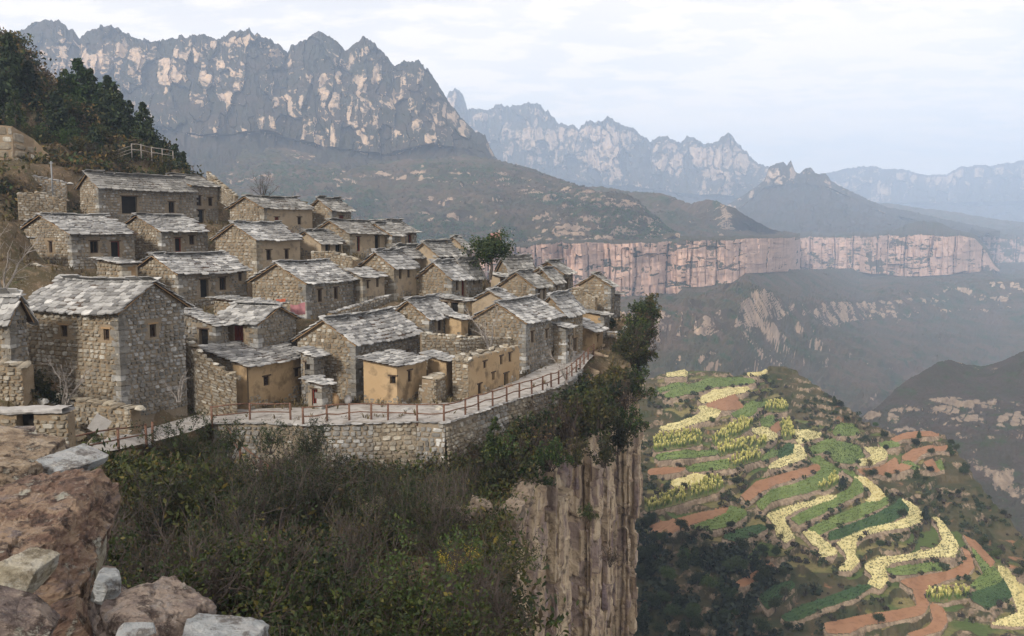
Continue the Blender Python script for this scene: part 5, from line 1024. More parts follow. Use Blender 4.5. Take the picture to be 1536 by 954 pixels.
# ------------------------------------------------------------------ foreground rocks beside the camera
def rock_mat(name, cols, dark=(0.03, 0.02, 0.018), lich=(0.34, 0.34, 0.29)):
    m, nt, b = material(name, .85, .2); tc = nd(nt, 'ShaderNodeTexCoord'); v = tc.outputs['Object']
    mp = nd(nt, 'ShaderNodeMapping'); mp.inputs['Scale'].default_value = (1, 1, 3.2); nt.links.new(v, mp.inputs[0])
    n1 = noise(nt, 5, 8, mp.outputs[0], .65); n2 = noise(nt, 2.1, 5, v); n3 = noise(nt, 26, 6, mp.outputs[0], .7); n4 = noise(nt, 9, 6, v, .7)
    c = ramp(nt, n1, [(.32, cols[0]), (.44, cols[1]), (.54, cols[2]), (.66, cols[3])]); c = mixc(nt, mrange(nt, n2, .5, .66, 0, .8), c, cols[1]); c = mixc(nt, mrange(nt, n4, .50, .60, 0, .9), c, dark)
    c = mixc(nt, mrange(nt, noise(nt, 4.2, 6, v, .7), .60, .66, 0, .8), c, lich); c = mixc(nt, mrange(nt, n3, .56, .78, 0, .6), c, (0.5, 0.46, 0.38))
    c = mixc(nt, .2, c, (0.025, 0.021, 0.019)); nt.links.new(c, b.inputs['Base Color']); bump(nt, b, math2(nt, 'ADD', math2(nt, 'MULTIPLY', n3, .5), math2(nt, 'ADD', n4, n1)), 1.0, .03)
rock_mat('rock_red', [(0.055, 0.036, 0.03), (0.14, 0.088, 0.066), (0.25, 0.18, 0.125), (0.13, 0.108, 0.11)])
rock_mat('rock_purple', [(0.07, 0.056, 0.054), (0.145, 0.115, 0.105), (0.25, 0.20, 0.165), (0.17, 0.165, 0.17)])
rock_mat('rock_pale', [(0.20, 0.175, 0.11), (0.30, 0.27, 0.20), (0.37, 0.35, 0.29), (0.26, 0.26, 0.25)], (0.12, 0.10, 0.07))
rock_mat('rock_white', [(0.20, 0.22, 0.23), (0.29, 0.31, 0.32), (0.36, 0.37, 0.37), (0.24, 0.24, 0.25)], (0.10, 0.09, 0.085), (0.42, 0.42, 0.40))
rock_mat('rock_tan', [(0.13, 0.095, 0.068), (0.22, 0.165, 0.115), (0.33, 0.27, 0.20), (0.20, 0.17, 0.155)])
plain('rock_ledge', (0.14, 0.11, 0.085), (0.22, 0.18, 0.14), .8, c3=(0.12, 0.095, 0.075), s3=3.0, f3=(.5, .66), bstr=1.0, bd=.12)
import bmesh
_bm = bmesh.new(); bmesh.ops.create_icosphere(_bm, subdivisions=6, radius=1); ICO6V = np.array([v.co[:] for v in _bm.verts]); ICO6F = np.array([[v.index for v in f.verts] for f in _bm.faces]); _bm.free()
_bm = bmesh.new(); bmesh.ops.create_icosphere(_bm, subdivisions=4, radius=1); ICO4 = (np.array([v.co[:] for v in _bm.verts]), np.array([[v.index for v in f.verts] for f in _bm.faces])); _bm.free()
def worley3(p, seed):
    pi = np.floor(p); d1 = np.full(len(p), 9.0); d2 = d1.copy(); cid = np.zeros(len(p))
    for dx in (-1, 0, 1):
        for dy in (-1, 0, 1):
            for dz in (-1, 0, 1):
                c = pi+np.array((dx, dy, dz)); k = c[:, 2]*57+seed
                q = c+np.stack([hash2(c[:, 0]+k*3, c[:, 1], 1), hash2(c[:, 0]+k*3, c[:, 1], 2), hash2(c[:, 0]+k*3, c[:, 1], 3)], 1); d = np.abs(p-q).max(1)*.5+.5*np.linalg.norm(p-q, axis=1); m = d < d1
                d2 = np.where(m, d1, np.minimum(d2, d)); cid = np.where(m, hash2(c[:, 0]+k*3, c[:, 1], 9), cid); d1 = np.where(m, d, d1)
    return d1, d2, cid
def big_rock(label, px, py, D, size, rot, mat, seed, box=.85, sub=1.0, strata=.5, ico=None, group='foreground rocks', name='boulder'):
    ICO_V, ICO_F = ico or (ICO6V, ICO6F)
    """a faceted boulder: sphere cut by planes (box-like + random), then bedded relief"""
    r = np.random.default_rng(seed); N = [np.array(v, float) for v in ((1, 0, 0), (-1, 0, 0), (0, 1, 0), (0, -1, 0), (0, 0, 1), (0, 0, -1))]; dd = [box*r.uniform(.9, 1.08) for _ in N]
    N = [n_+r.normal(0, .10, 3) for n_ in N]
    for k in range(18): v = r.normal(0, 1, 3); N.append(v); dd.append(r.uniform(box*.98, box*1.3))
    N = np.array(N); N /= np.linalg.norm(N, axis=1, keepdims=True); t = ICO_V@N.T; rad = np.min(np.where(t > .03, np.array(dd)[None]/np.maximum(t, .03), 9), 1); V = ICO_V*rad[:, None]
    V = np.sign(V)*np.abs(V)  # keep
    sz = np.array(size); Wm = V*sz
    nn = V/np.linalg.norm(V, axis=1, keepdims=True)
    lay = Wm[:, 2]*9/max(sz[2], .2)+(noise3(Wm*3+seed, 3, seed)-.5)*3; ls = vnoise(lay, lay*0+seed, seed+1)
    side = 1-np.abs(nn[:, 2])**2
    disp = (noise3(Wm*5.0+seed, 4, seed)-.5)*.07+(noise3(Wm*26+seed, 4, seed+2)-.5)*.045+(np.floor(ls*5)/5-.4)*.15*strata*side
    wq = Wm*np.array((1, 1, 2.2)); a1, a2, ac = worley3(wq*5.5+(noise3(Wm*6, 3, seed)[:, None]-.5)*.8, seed); b1, b2, bc = worley3(wq*14+(noise3(Wm*15, 2, seed)[:, None]-.5), seed+3)
    disp += (ac-.5)*.07+(bc-.5)*.035-.03*np.clip(1-(a2-a1)*9, 0, 1)
    chip = ridged(Wm[:, 0]*5+Wm[:, 2]*3+seed, Wm[:, 1]*5-Wm[:, 2]*2, 3, seed+9); disp -= .06*np.clip(chip-.70, 0, 1)*3
    Wm = Wm+nn*(disp*min(sz)*1.15)[:, None]
    o = obj(name, mesh_np(name, Wm, [ICO_F], False), MATS[mat], label=label, cat='rock', group=group, loc=at(px, py, D)); o.rotation_euler = rot
    return o
big_rock('large reddish-brown block with a straight pitted right edge in the foreground', 22, 862, 4.6, (.40, .62, .34), (.10, .06, .22), 'rock_red', 4, .9)
big_rock('brown weathered rock on top of the foreground pile', 32, 676, 6.2, (.30, .3, .085), (.05, .14, .1), 'rock_tan', 8, .9, strata=1)
big_rock('pale grey flat slab jutting right from the foreground pile', 104, 696, 5.9, (.17, .3, .065), (.05, .12, -.35), 'rock_white', 15, .85, strata=1)
big_rock('beige block at the left edge of the foreground pile', 8, 722, 5.5, (.20, .25, .15), (.0, .05, .15), 'rock_tan', 19, .9)
big_rock('thin purple slab capping the foreground pile', 6, 655, 6.4, (.20, .22, .05), (.03, -.04, .3), 'rock_purple', 23, .9, strata=1)
big_rock('small greenish-white stone behind the red block', 143, 822, 4.9, (.055, .12, .135), (.05, .1, .1), 'rock_pale', 27, .9)
big_rock('bluish pale stone wedged below the greenish one', 160, 880, 4.5, (.072, .14, .085), (.0, .2, .3), 'rock_white', 31, .9)
big_rock('broad purple-grey boulder at the bottom of the foreground', 232, 962, 4.0, (.30, .32, .25), (.1, .18, .35), 'rock_purple', 36, .85)
big_rock('grey cracked stone at the bottom right of the foreground pile', 335, 968, 3.8, (.20, .2, .09), (.0, .1, .2), 'rock_white', 41, .88)
big_rock('yellowish lichen-covered stone in front of the red block', 26, 866, 3.7, (.115, .15, .085), (.1, .15, -.1), 'rock_pale', 45, .88)
big_rock('purple-brown stone in the bottom left corner', 26, 936, 3.4, (.16, .16, .10), (.1, .25, .2), 'rock_purple', 52, .85)
big_rock('brown wedge stone between the red block and the corner stone', 104, 938, 3.9, (.085, .13, .12), (.1, -.4, .4), 'rock_red', 57, .85)
big_rock('white flake of stone lying on the broad boulder', 208, 944, 3.55, (.072, .05, .016), (.1, .12, .3), 'rock_white', 61, .9)
big_rock('dark rock under the foreground pile', -60, 1010, 4.8, (.9, .7, .45), (0, 0, .2), 'rock_purple', 66, .9)
big_rock('dark bedrock below the pale slab', 40, 790, 6.6, (.42, .5, .42), (0, 0, .1), 'rock_red', 69, .9)
# ------------------------------------------------------------------ plants
def plant(seed, h, rad, n_main, n_sub, n_leaf, leaf, tw, kind='bush', leafshape=1.8):
    """returns (branches mesh builder, leaves V,F)"""
    r = np.random.default_rng(seed); m = MB(); ends = []
    for k in range(n_main):
        a = 2*math.pi*k/n_main+r.normal(0, .4); tilt = abs(r.normal(.45, .28)) if kind == 'bush' else abs(r.normal(.25, .15)); L = h*r.uniform(.6, 1.0); d = np.array((math.cos(a)*math.sin(tilt), math.sin(a)*math.sin(tilt), math.cos(tilt))); p = np.array((r.normal(0, .08*rad), r.normal(0, .08*rad), -.1)); pts = [p]
        for s in range(5):
            d = d+r.normal(0, .16, 3); d[2] += .04; d /= np.linalg.norm(d); p = p+d*L/5; pts.append(p)
        pts = np.array(pts); m.tube(pts, np.linspace(tw*2.2, tw*.5, 6), 4, False)
        for j in range(n_sub):
            t = r.uniform(.2, 1.0)*5; i = min(int(t), 4); q = pts[i]*(1-(t-i))+pts[i+1]*(t-i); dd = pts[i+1]-pts[i]; dd /= np.linalg.norm(dd); dd = dd+r.normal(0, .6, 3); dd[2] += .15; dd /= np.linalg.norm(dd); ll = L*r.uniform(.15, .38); q1 = q+dd*ll*.5+r.normal(0, .03, 3)*ll; q2 = q+dd*ll+r.normal(0, .08, 3)*ll; m.tube([q, q1, q2], [tw*.7, tw*.45, tw*.2], 3, False); ends.append((q, q1, q2))
            for g in range(2):
                d3 = dd+r.normal(0, .6, 3); d3 /= np.linalg.norm(d3); e2 = q1+d3*ll*.45; m.tube([q1, e2], [tw*.35, tw*.15], 3, False); ends.append((q1, (q1+e2)/2, e2))
    E = np.array(ends); idx = r.integers(0, len(E), n_leaf); t = r.uniform(.2, 1.1, (n_leaf, 1)); P = E[idx, 0]*(1-t)+E[idx, 2]*t+r.normal(0, leaf*.8, (n_leaf, 3))
    return m, leaf_quads(P, leaf, r, leafshape)
def leaf_quads(P, leaf, r, shape=1.8, up=.3):
    n_ = len(P); a = r.normal(0, 1, (n_, 3)); a[:, 2] += up; a /= np.linalg.norm(a, axis=1, keepdims=True); b = np.cross(a, r.normal(0, 1, (n_, 3))); b /= np.linalg.norm(b, axis=1, keepdims=True)+1e-9
    s = leaf*r.uniform(.6, 1.4, (n_, 1)); V = np.stack([P-b*s*.0-a*s*shape*.5, P+b*s*.5, P+a*s*shape*.5, P-b*s*.5], 1).reshape(-1, 3); Fq = np.arange(n_*4).reshape(-1, 4); return V, Fq
def proto(seed, h, rad, nm, nsb, nl, leaf, tw, lm, kind='bush', tm='twig', shape=1.8):
    m, (V, Fq) = plant(seed, h, rad, nm, nsb, nl, leaf, tw, kind, shape); b = m.mesh('branches'); b.materials.append(MATS[tm]); l = mesh_np('foliage', V, [Fq]); l.materials.append(MATS[lm]); return b, l
B_FG = [proto(1, 3.0, 1.5, 11, 16, 5200, .040, .012, 'leaf_dark'), proto(2, 2.8, 1.5, 13, 18, 3000, .036, .012, 'leaf_dark', tm='twig_pale'), proto(3, 3.0, 1.4, 14, 24, 1500, .036, .011, 'leaf_olive', tm='twig_pale'), proto(4, 2.6, 1.3, 16, 26, 700, .032, .011, 'leaf_brown', tm='twig_pale'), proto(5, 2.6, 1.4, 12, 14, 4200, .042, .012, 'leaf_green')]
B_MID = [proto(11, 3.0, 1.5, 9, 12, 1700, .12, .022, 'leaf_dark'), proto(12, 2.8, 1.5, 10, 12, 1500, .12, .022, 'leaf_olive'), proto(13, 3.0, 1.4, 14, 18, 400, .09, .018, 'leaf_brown'), proto(14, 2.6, 1.4, 9, 12, 1700, .12, .02, 'leaf_green'), proto(15, 2.4, 1.3, 14, 16, 900, .10, .018, 'leaf_brown')]
B_YEL = proto(21, 2.2, 1.1, 9, 12, 900, .055, .011, 'leaf_yellow')
B_BRN = proto(25, 3.6, 1.4, 9, 16, 160, .07, .02, 'leaf_brown', 'bush', 'bark')
B_BARE = proto(22, 3.4, 1.0, 4, 12, 12, .05, .03, 'leaf_brown', 'tree', 'bark_pale')
def conifer(seed, h, rad, n_, leaf):
    r = np.random.default_rng(seed); m = MB(); m.tube([(0, 0, -.3), (0, 0, h*.5), (0, 0, h*.97)], [.05*h*.5, .03*h*.5, .01], 6, False); P = []
    for k in range(46):
        z = h*(.08+.9*r.uniform(0, 1)**1.15); rr = rad*(1-(z/h))**.75*r.uniform(.6, 1.1)+.1; a = r.uniform(0, 6.28); e = np.array((math.cos(a)*rr, math.sin(a)*rr, z+rr*.15)); m.tube([(0, 0, z-.1*rr), e], [.03, .008], 3, False)
        cl = rad*.30*(1-.6*z/h); kk = n_//78; P.append(e*np.array((1, 1, 1))*r.uniform(.55, 1.0, (kk, 1))*np.array((1, 1, 0))+np.array((0, 0, e[2]))+r.normal(0, 1, (kk, 3))*np.array((cl*.55, cl*.55, cl*.6)))
    V, Fq = leaf_quads(np.concatenate(P), leaf, r, 1.9, 1.0); b = m.mesh('trunk'); b.materials.append(MATS['bark']); l = mesh_np('crown', V, [Fq]); l.materials.append(MATS['leaf_conifer']); return b, l
CON = [conifer(31, 5.5, 1.5, 4200, .20), conifer(32, 5.0, 1.3, 4200, .19), conifer(33, 6.0, 2.1, 5200, .23)]
def tree_proto(seed, h, rad, lm, nl, leaf):
    r = np.random.default_rng(seed); m = MB(); pts = np.array([(0, 0, -.3), (.05*h, 0, h*.22), (.02*h, .03*h, h*.45), (.0, .0, h*.75)]); m.tube(pts, [.045*h, .035*h, .025*h, .008*h], 7, False); P = []
    for k in range(16):
        z = h*r.uniform(.25, .7); a = 2.4*k+r.normal(0, .3); L = rad*r.uniform(.55, 1.05)*(1.15-z/h*.5); s = np.array((.02*h, .02*h, z)); e = s+np.array((math.cos(a)*L, math.sin(a)*L, L*r.uniform(.35, .8))); mid = (s+e)/2+np.array((0, 0, L*.12)); m.tube([s, mid, e], [.016*h, .010*h, .004*h], 4, False)
        for j in range(7):
            c = mid+(e-mid)*r.uniform(0, 1.15)+r.normal(0, .22*rad, 3); m.tube([mid, c], [.005*h, .002*h], 3, False); kk = nl//112; P.append(c+r.normal(0, 1, (kk, 3))*np.array((.17, .17, .11))*rad)
    V, Fq = leaf_quads(np.concatenate(P), leaf, r); b = m.mesh('trunk'); b.materials.append(MATS['bark']); l = mesh_np('crown', V, [Fq]); l.materials.append(MATS[lm]); return b, l
leaf_mat('leaf_village', [(0, (0.06, 0.10, 0.03)), (0.5, (0.10, 0.15, 0.045)), (1, (0.18, 0.19, 0.06))]); TREE = tree_proto(41, 4.4, 2.1, 'leaf_village', 4200, .15); TREEO = [tree_proto(42, 4.5, 1.7, 'leaf_olive', 1300, .14), tree_proto(43, 4.5, 1.7, 'leaf_dark', 3400, .16), tree_proto(44, 4.2, 1.9, 'leaf_green', 3000, .17)]
KNAME = {}
def put(pr, p, s, label, cat='shrub', group=None, name='shrub', rz=None, sz=None):
    if name == 'shrub': name = {'leaf_dark': 'leafy_shrub', 'leaf_olive': 'olive_shrub', 'leaf_brown': 'twiggy_shrub', 'leaf_green': 'green_shrub', 'leaf_yellow': 'yellow_shrub'}[pr[1].materials[0].name]
    root = obj(name, None, label=label, cat=cat, group=group, loc=p); root.rotation_euler = (0, 0, random.uniform(0, 6.28) if rz is None else rz); root.scale = (s, s, s*(sz or 1))
    obj('branches' if cat == 'shrub' else 'trunk', pr[0], None, root); obj('foliage' if cat == 'shrub' else 'crown', pr[1], None, root); return root
def pxy(p):
    yc = p[1]*CT-p[2]*ST; up = p[1]*ST+p[2]*CT; return 768+F*p[0]/yc, 477-F*up/yc
LIM = np.array([(0, 700), (120, 700), (200, 690), (280, 692), (320, 668), (400, 676), (440, 656), (490, 668), (540, 692), (640, 694), (700, 690), (740, 655), (790, 622), (850, 592), (900, 520), (1010, 440)], float)
rp = np.random.default_rng(23); cnt = 0
PLACED = []
def thicket(n_, xr, yr, protos, probs, smin, smax, label, group, inrim=True, mind=.9, lim=True, name='shrub'):
    c = 0
    for k in range(n_*6):
        if c >= n_: break
        y = rp.uniform(*yr); x = rp.uniform(*xr)
        rx_ = np.interp(y, RIM[:12, 1], RIM[:12, 0])
        if inrim and x > rx_+.3-(.9 if 18 < y < 50 else 0): continue
        if any((x-a)**2+(y-b)**2 < (mind*(.7 if y < 15 else 1))**2 for a, b in PLACED): continue
        z = float(ground(x, y)); s = rp.uniform(smin, smax); kk = int(rp.choice(len(protos), p=probs))
        bx_, by_ = pxy((x, y, z+1.2*s))
        if y < 52 and by_ > 730 and bx_+1.25*s/y*F > 752+max(by_-770, 0)*.40: continue
        if lim:
            for q in range(6):
                tx, ty = pxy((x, y, z+2.6*s))
                if ty > np.interp(tx, LIM[:, 0], LIM[:, 1])+rp.uniform(0, 16): break
                s *= .8
            if s < .22: continue
        PLACED.append((x, y)); put(protos[kk], (x, y, z-.05), s, label[kk] if isinstance(label, list) else label, group=group, name=name); c += 1
fgl = ['dense dark leafy shrub', 'loose dark leafy shrub', 'half-bare olive shrub', 'leafless brown twiggy shrub', 'fresh green shrub']
thicket(60, (-9, 1), (7, 16), B_FG, [.46, .28, .12, .08, .06], .8, 1.2, fgl, 'thicket shrubs', mind=.8)
thicket(62, (-17, 1), (14, 32), B_FG, [.42, .26, .14, .10, .08], 1.1, 1.9, fgl, 'thicket shrubs', mind=1.45)
thicket(66, (-27, 1.5), (28, 57), B_FG, [.32, .22, .18, .17, .11], 1.0, 1.8, fgl, 'thicket shrubs', mind=1.7)
def undergrowth():
    r = np.random.default_rng(8); T = []
    for k in range(8):
        P_ = r.normal(0, 1, (44, 3))*np.array((.55, .55, .33))+np.array((0, 0, .35)); P_[:, 2] = np.abs(P_[:, 2]); V, Fq = leaf_quads(P_, .085, r, 2.4); T.append((V, Fq, V[:, 2]))
    for g, mt in enumerate(['leaf_dark', 'leaf_dark', 'leaf_brown', 'leaf_olive']):
        n_ = 800; y = r.uniform(30, 57, n_); x = r.uniform(-27, 2, n_); k = (x < np.interp(y, RIM[:12, 1], RIM[:12, 0])-.2) & (x > -.62*y+1) & (fbm(x/4, y/4, 3, 3) > .36); x = x[k]; y = y[k]; p_ = np.c_[x, y, ground(x, y)]
        q = np.array([pxy((a, b, c+.7)) for a, b, c in p_]); p_ = p_[q[:, 1] > np.interp(q[:, 0], LIM[:, 0], LIM[:, 1])-4]
        obj('undergrowth', scatter_mesh('undergrowth', p_, T, r, .8, 1.7), MATS[mt], kind='stuff', label='low leafy undergrowth covering the slope below the path')
undergrowth()
def hill_scrub():
    r = np.random.default_rng(18); T = []
    for k in range(8):
        P_ = r.normal(0, 1, (40, 3))*np.array((.6, .6, .3))+np.array((0, 0, .35)); P_[:, 2] = np.abs(P_[:, 2]); V, Fq = leaf_quads(P_, .2, r, 1.8); T.append((V, Fq, V[:, 2]))
    for mt, n_ in (('leaf_olive', 420), ('leaf_dark', 420), ('leaf_brown', 380), ('leaf_green', 200)):
        y = r.uniform(84, 142, n_*3); x = r.uniform(-82, -34, n_*3); z = ground(x, y); q = np.array([pxy((a, b, c)) for a, b, c in zip(x, y, z)]); k = (q[:, 1] < 330-(q[:, 0] > 120)*66) & (q[:, 0] < 300) & (fbm(x/6, y/6, 3, 5) > .42)
        for C, L, W, a, Hh in FIT:
            u = (x-C[0])*math.cos(a)+(y-C[1])*math.sin(a); v = -(x-C[0])*math.sin(a)+(y-C[1])*math.cos(a); k &= ~((u > -.8) & (u < L+.8) & (v > -.8) & (v < W+.8))
        p_ = np.c_[x, y, z][k][:n_]; obj('hill_scrub', scatter_mesh('hill_scrub', p_, T, r, .8, 1.7), MATS[mt], kind='stuff', label='low mixed scrub covering the upper left hillside')
hill_scrub()
rml = ['dark evergreen rim shrub', 'olive-leaved rim shrub', 'bare brown rim shrub', 'bright green rim shrub', 'dry russet rim shrub']
def rimbush(n_, y0, y1, w, smin, smax):
    for k in range(n_):
        y = rp.uniform(y0, y1); rx_ = np.interp(y, RIM[:12, 1], RIM[:12, 0]); ox = np.interp(y, [p[1] for p in OUT[10:]], [p[0] for p in OUT[10:]]); x = rx_-rp.uniform(-.7, w)
        if y < 88 and x < ox+1.2: x = ox+1.2+rp.uniform(0, 1.5)
        z = float(ground(min(x, rx_-.3), y)); s = rp.uniform(smin, smax)
        tx, ty = pxy((x, y, z+2.7*s))
        if ty < np.interp(tx, LIM[:, 0], LIM[:, 1]): s *= .7
        if y > 78 and tx-1.2*s/y*F < 945:
            x = max(x, rx_-.6); s = min(s, 1.0); tx, ty = pxy((x, y, z+2.7*s))
            if tx-1.0*s/y*F < 930 and ty < 545: continue
        kk = int(rp.choice(5, p=[.3, .25, .22, .11, .12])); put(B_MID[kk], (x, y, z-.2), s, rml[kk], group='shrubs along the cliff rim')
rimbush(30, 54, 68, 6, .8, 1.3); rimbush(36, 62, 92, 6, .9, 1.5); rimbush(24, 88, 108, 5, 1.1, 1.9)
# shrubs rooted in cracks of the cliff
for (px, py, D, s) in [(905, 700, 64, .8), (925, 680, 70, 1.0), (900, 640, 66, 1.0), (935, 620, 78, 1.1), (862, 700, 62, .7), (955, 560, 92, 1.3), (915, 850, 64, .5), (950, 600, 86, 1.2), (940, 655, 74, 1.0), (828, 700, 58, .7), (880, 780, 58, .4)]:
    put(B_MID[int(rp.integers(0, 3))], at(px, py, D), s, 'shrub rooted in a cliff crack', group='shrubs on the cliff face')
for (px, py, D, s) in [(690, 812, 30, .6), (725, 822, 30, .62)]: put(B_YEL, at(px, py, D)-np.array((0, 0, 1.2)), s, 'yellow-leaved shrub at the right end of the thicket', group='yellow shrubs')
put(CON[1], at(742, 692, 53), .55, 'small bright upright juniper at the foot of the retaining wall', 'tree', name='juniper_tree'); put(B_FG[0], at(285, 705, 45), 1.2, 'tall thin dark shrub in front of the path start', name='shrub'); put(B_FG[4], at(345, 690, 50), .8, 'green shrub under the path railing corner'); put(B_FG[0], at(470, 690, 51), 1.0, 'dark bush against the retaining wall below the privy'); put(B_FG[4], at(405, 680, 54), .75, 'green bush at the base of the retaining wall')
put(TREE, at(735, 415, 96), 1.0, 'green leafy tree rising between the roofs of the upper village', 'tree', name='leafy_tree')
put(B_MID[3], at(918, 492, 99), .5, 'green plant growing on the stone platform at the village end')
put(B_BARE, at(97, 606, 51), .95, 'bare white sapling in front of the large far-left house', 'tree', name='bare_tree'); put(B_BARE, at(268, 602, 55), .6, 'thin bare sapling at the right corner of the large house', 'tree', name='bare_tree'); put(B_BARE, at(2, 440, 62), 1.4, 'bare pale tree at the left edge by the byre', 'tree', name='bare_tree'); put(B_BARE, at(735, 524, 75), 1.2, 'thin bare sapling inside the roofless ruin', 'tree', name='bare_tree'); put(B_BARE, on(851, 575), .9, 'bare crooked sapling at the path railing bend', 'tree', name='bare_tree')
put(B_BRN, at(396, 300, 112), 1.0, 'bare brown tree behind the upper ridge houses', 'tree', name='bare_tree')
# hilltop trees at upper left
con = [(18, 165, 122, 1.5), (-8, 190, 118, 1.3), (45, 190, 124, 1.1), (25, 215, 112, .9), (100, 185, 130, 1.15), (122, 192, 131, 1.25), (138, 196, 131, 1.2), (152, 205, 131, 1.15), (168, 210, 130, 1.2), (182, 216, 130, 1.15), (197, 222, 128, 1.1), (216, 222, 127, .85), (238, 226, 126, .62), (250, 232, 126, .55), (263, 240, 125, .62), (275, 243, 125, .55), (60, 212, 116, .75), (86, 200, 122, .9), (110, 212, 121, .8), (70, 180, 128, .8), (142, 222, 121, .75), (172, 230, 121, .6)]
for i, (px, py, D, s) in enumerate(con):
    p = at(px, py, D); z = float(ground(p[0], p[1])); put(CON[i % 3], (p[0], p[1], min(z, p[2]+1.5)-.1), s*1.1, 'dark hilltop evergreen tree' if i > 0 else 'largest dark evergreen at the upper left corner', 'tree', 'hilltop evergreens', 'evergreen_tree')
for k in range(130):
    px = rp.uniform(-30, 350); py = rp.uniform(165+.25*max(px-80, 0), 262+.1*max(px, 0)); D = 128-(py-165)*.18; p = at(px, py, D); z = float(ground(p[0], p[1])); tx, ty = pxy((p[0], p[1], z))
    if ty > 262+.1*max(px, 0): continue
    kk = int(rp.choice(5, p=[.27, .22, .2, .14, .17])); put(B_MID[kk], (p[0], p[1], z-.1), rp.uniform(.5, 1.1), ['dark hillside bush', 'olive hillside bush', 'bare brown hillside bush', 'green hillside bush', 'russet hillside bush'][kk], group='hillside bushes')
for k in range(44):
    px = rp.uniform(0, 330); py = rp.uniform(232, 262); px, py, D = [(rp.uniform(175, 270), rp.uniform(250, 262), 112), (rp.uniform(-10, 120), rp.uniform(255, 320), 96), (rp.uniform(-10, 60), rp.uniform(425, 460), 64), (rp.uniform(40, 200), rp.uniform(600, 640), 51)][k % 4]
    p = at(px, py, D); z = float(ground(p[0], p[1])); kk = int(rp.choice([3, 0, 1] if k % 4 == 0 else [1, 2, 4, 0])); put(B_MID[kk], (p[0], p[1], z-.1), rp.uniform(.35, .7) if k % 4 else rp.uniform(.6, .9), ['low dark bush', 'low olive bush', 'low bare bush', 'low green bush', 'low russet bush'][kk], group='low bushes in the village')
for i, (px, py, D, s, w_) in enumerate([(575, 775, 47, 1.3, 'leftmost'), (612, 790, 45, 1.1, 'second from left'), (655, 778, 46, 1.4, 'third from left'), (642, 806, 43, 1.0, 'lowest'), (692, 788, 46, 1.2, 'fifth from left'), (724, 772, 48, 1.0, 'small'), (784, 742, 54, 1.0, 'tall'), (768, 770, 50, 1.0, 'rightmost low')]):
    big_rock(w_+' weathered rock outcrop among the shrubs above the cliff', px, py, D, (s*.75, s*.7, s*.95), (rp.normal(0, .1), rp.normal(0, .1), rp.uniform(0, 6)), 'rock_ledge', 200+i, .9, 1, .6, ICO4, 'rock outcrops below the path', 'rock_outcrop')
# dry grass on the hillside
def grass():
    pts = []
    for (n_, f) in [(5200, lambda: (rp.uniform(-75, -22), rp.uniform(44, 135))), (4200, lambda: (rp.uniform(-22, 14), rp.uniform(38, 115))), (1800, lambda: (rp.uniform(-24, 0), rp.uniform(8, 40)))]:
        for _ in range(n_): pts.append(f())
    pts = np.array(pts); rx_ = np.interp(pts[:, 1], RIM[:12, 1], RIM[:12, 0]); pts = pts[pts[:, 0] < rx_]
    dd = np.min(np.hypot(pts[:, None, 0]-np.array(dense)[None, ::3, 0], pts[:, None, 1]-np.array(dense)[None, ::3, 1]), 1); pts = pts[dd > 1.0]
    P_ = np.c_[pts, ground(pts[:, 0], pts[:, 1])]; inside = np.zeros(len(P_), bool)
    for C, L, W, a, Hh in FIT:
        u = (P_[:, 0]-C[0])*math.cos(a)+(P_[:, 1]-C[1])*math.sin(a); v = -(P_[:, 0]-C[0])*math.sin(a)+(P_[:, 1]-C[1])*math.cos(a); inside |= (u > -.1) & (u < L+.1) & (v > -.1) & (v < W+.1)
    r = np.random.default_rng(3); obj('dry_grass', scatter_mesh('dry_grass', P_[~inside], [blades(3, .45, .08, .3, r) for _ in range(5)], r, .6, 1.4), MATS['grass_dry'], kind='stuff', label='tufts of dry grass on the village slope')
grass()
# trees and scrub on the terraced hill
bankf = gf[(fid_full < 0)]; bankc = Vt[bankf].mean(1); inb = (bankf % (NV+1)).max(1) < NV
def lump_bush(r, n_=46, s=1.0):
    P_ = r.normal(0, 1, (n_, 3)); P_ /= np.linalg.norm(P_, axis=1, keepdims=True); P_ = P_*r.uniform(.5, 1, (n_, 1))*np.array((1, 1, .75))*s+np.array((0, 0, .6*s)); V, Fq = leaf_quads(P_, .55*s, r, 1.3); return V, Fq, V[:, 2]
T_B = [lump_bush(rc, 36) for _ in range(8)]; T_F = [lump_bush(rc, 11, 1.05) for _ in range(8)]
p = sample_faces(bankf[inb], .15, rc); hx = fbm(p[:, 0]/18, p[:, 1]/18, 3, 7); p = p[hx > .5]; sc_px = np.array([pxy(q) for q in p])
leftf = (sc_px[:, 1] > 860-(sc_px[:, 0]-960)*.1) & (sc_px[:, 0] < 1180) | ((sc_px[:, 1] > 815) & (sc_px[:, 0] < 1060))
grp = rc.integers(0, 4, len(p)); leaf_mat('scrub_dark', [(0, (0.028, 0.042, 0.018)), (.6, (0.045, 0.064, 0.026)), (1, (0.075, 0.09, 0.034))], .1); leaf_mat('scrub_olive', [(0, (0.04, 0.042, 0.02)), (.6, (0.065, 0.064, 0.03)), (1, (0.11, 0.085, 0.045))], .1); leaf_mat('scrub_brown', [(0, (0.045, 0.034, 0.026)), (.6, (0.075, 0.055, 0.042)), (1, (0.12, 0.085, 0.06))], .1)
for g, mt in enumerate(['scrub_dark', 'scrub_olive', 'scrub_brown', 'scrub_dark']):
    obj('terrace_scrub', scatter_mesh('terrace_scrub', p[grp == g], T_B, rc, .3, .95), MATS[mt], kind='stuff', label='low scrub growing on the terrace banks')
dz_ = [q for q in sample_faces(bankf[inb], .10, rc)]; dz_ = np.array([q for q in dz_ if (lambda x, y: (x < 1190+rc.normal(0, 20) and y > 800+max(0, x-1000)*.25+rc.normal(0, 8)) or (x < 1010 and y > 780))(*pxy(q))])
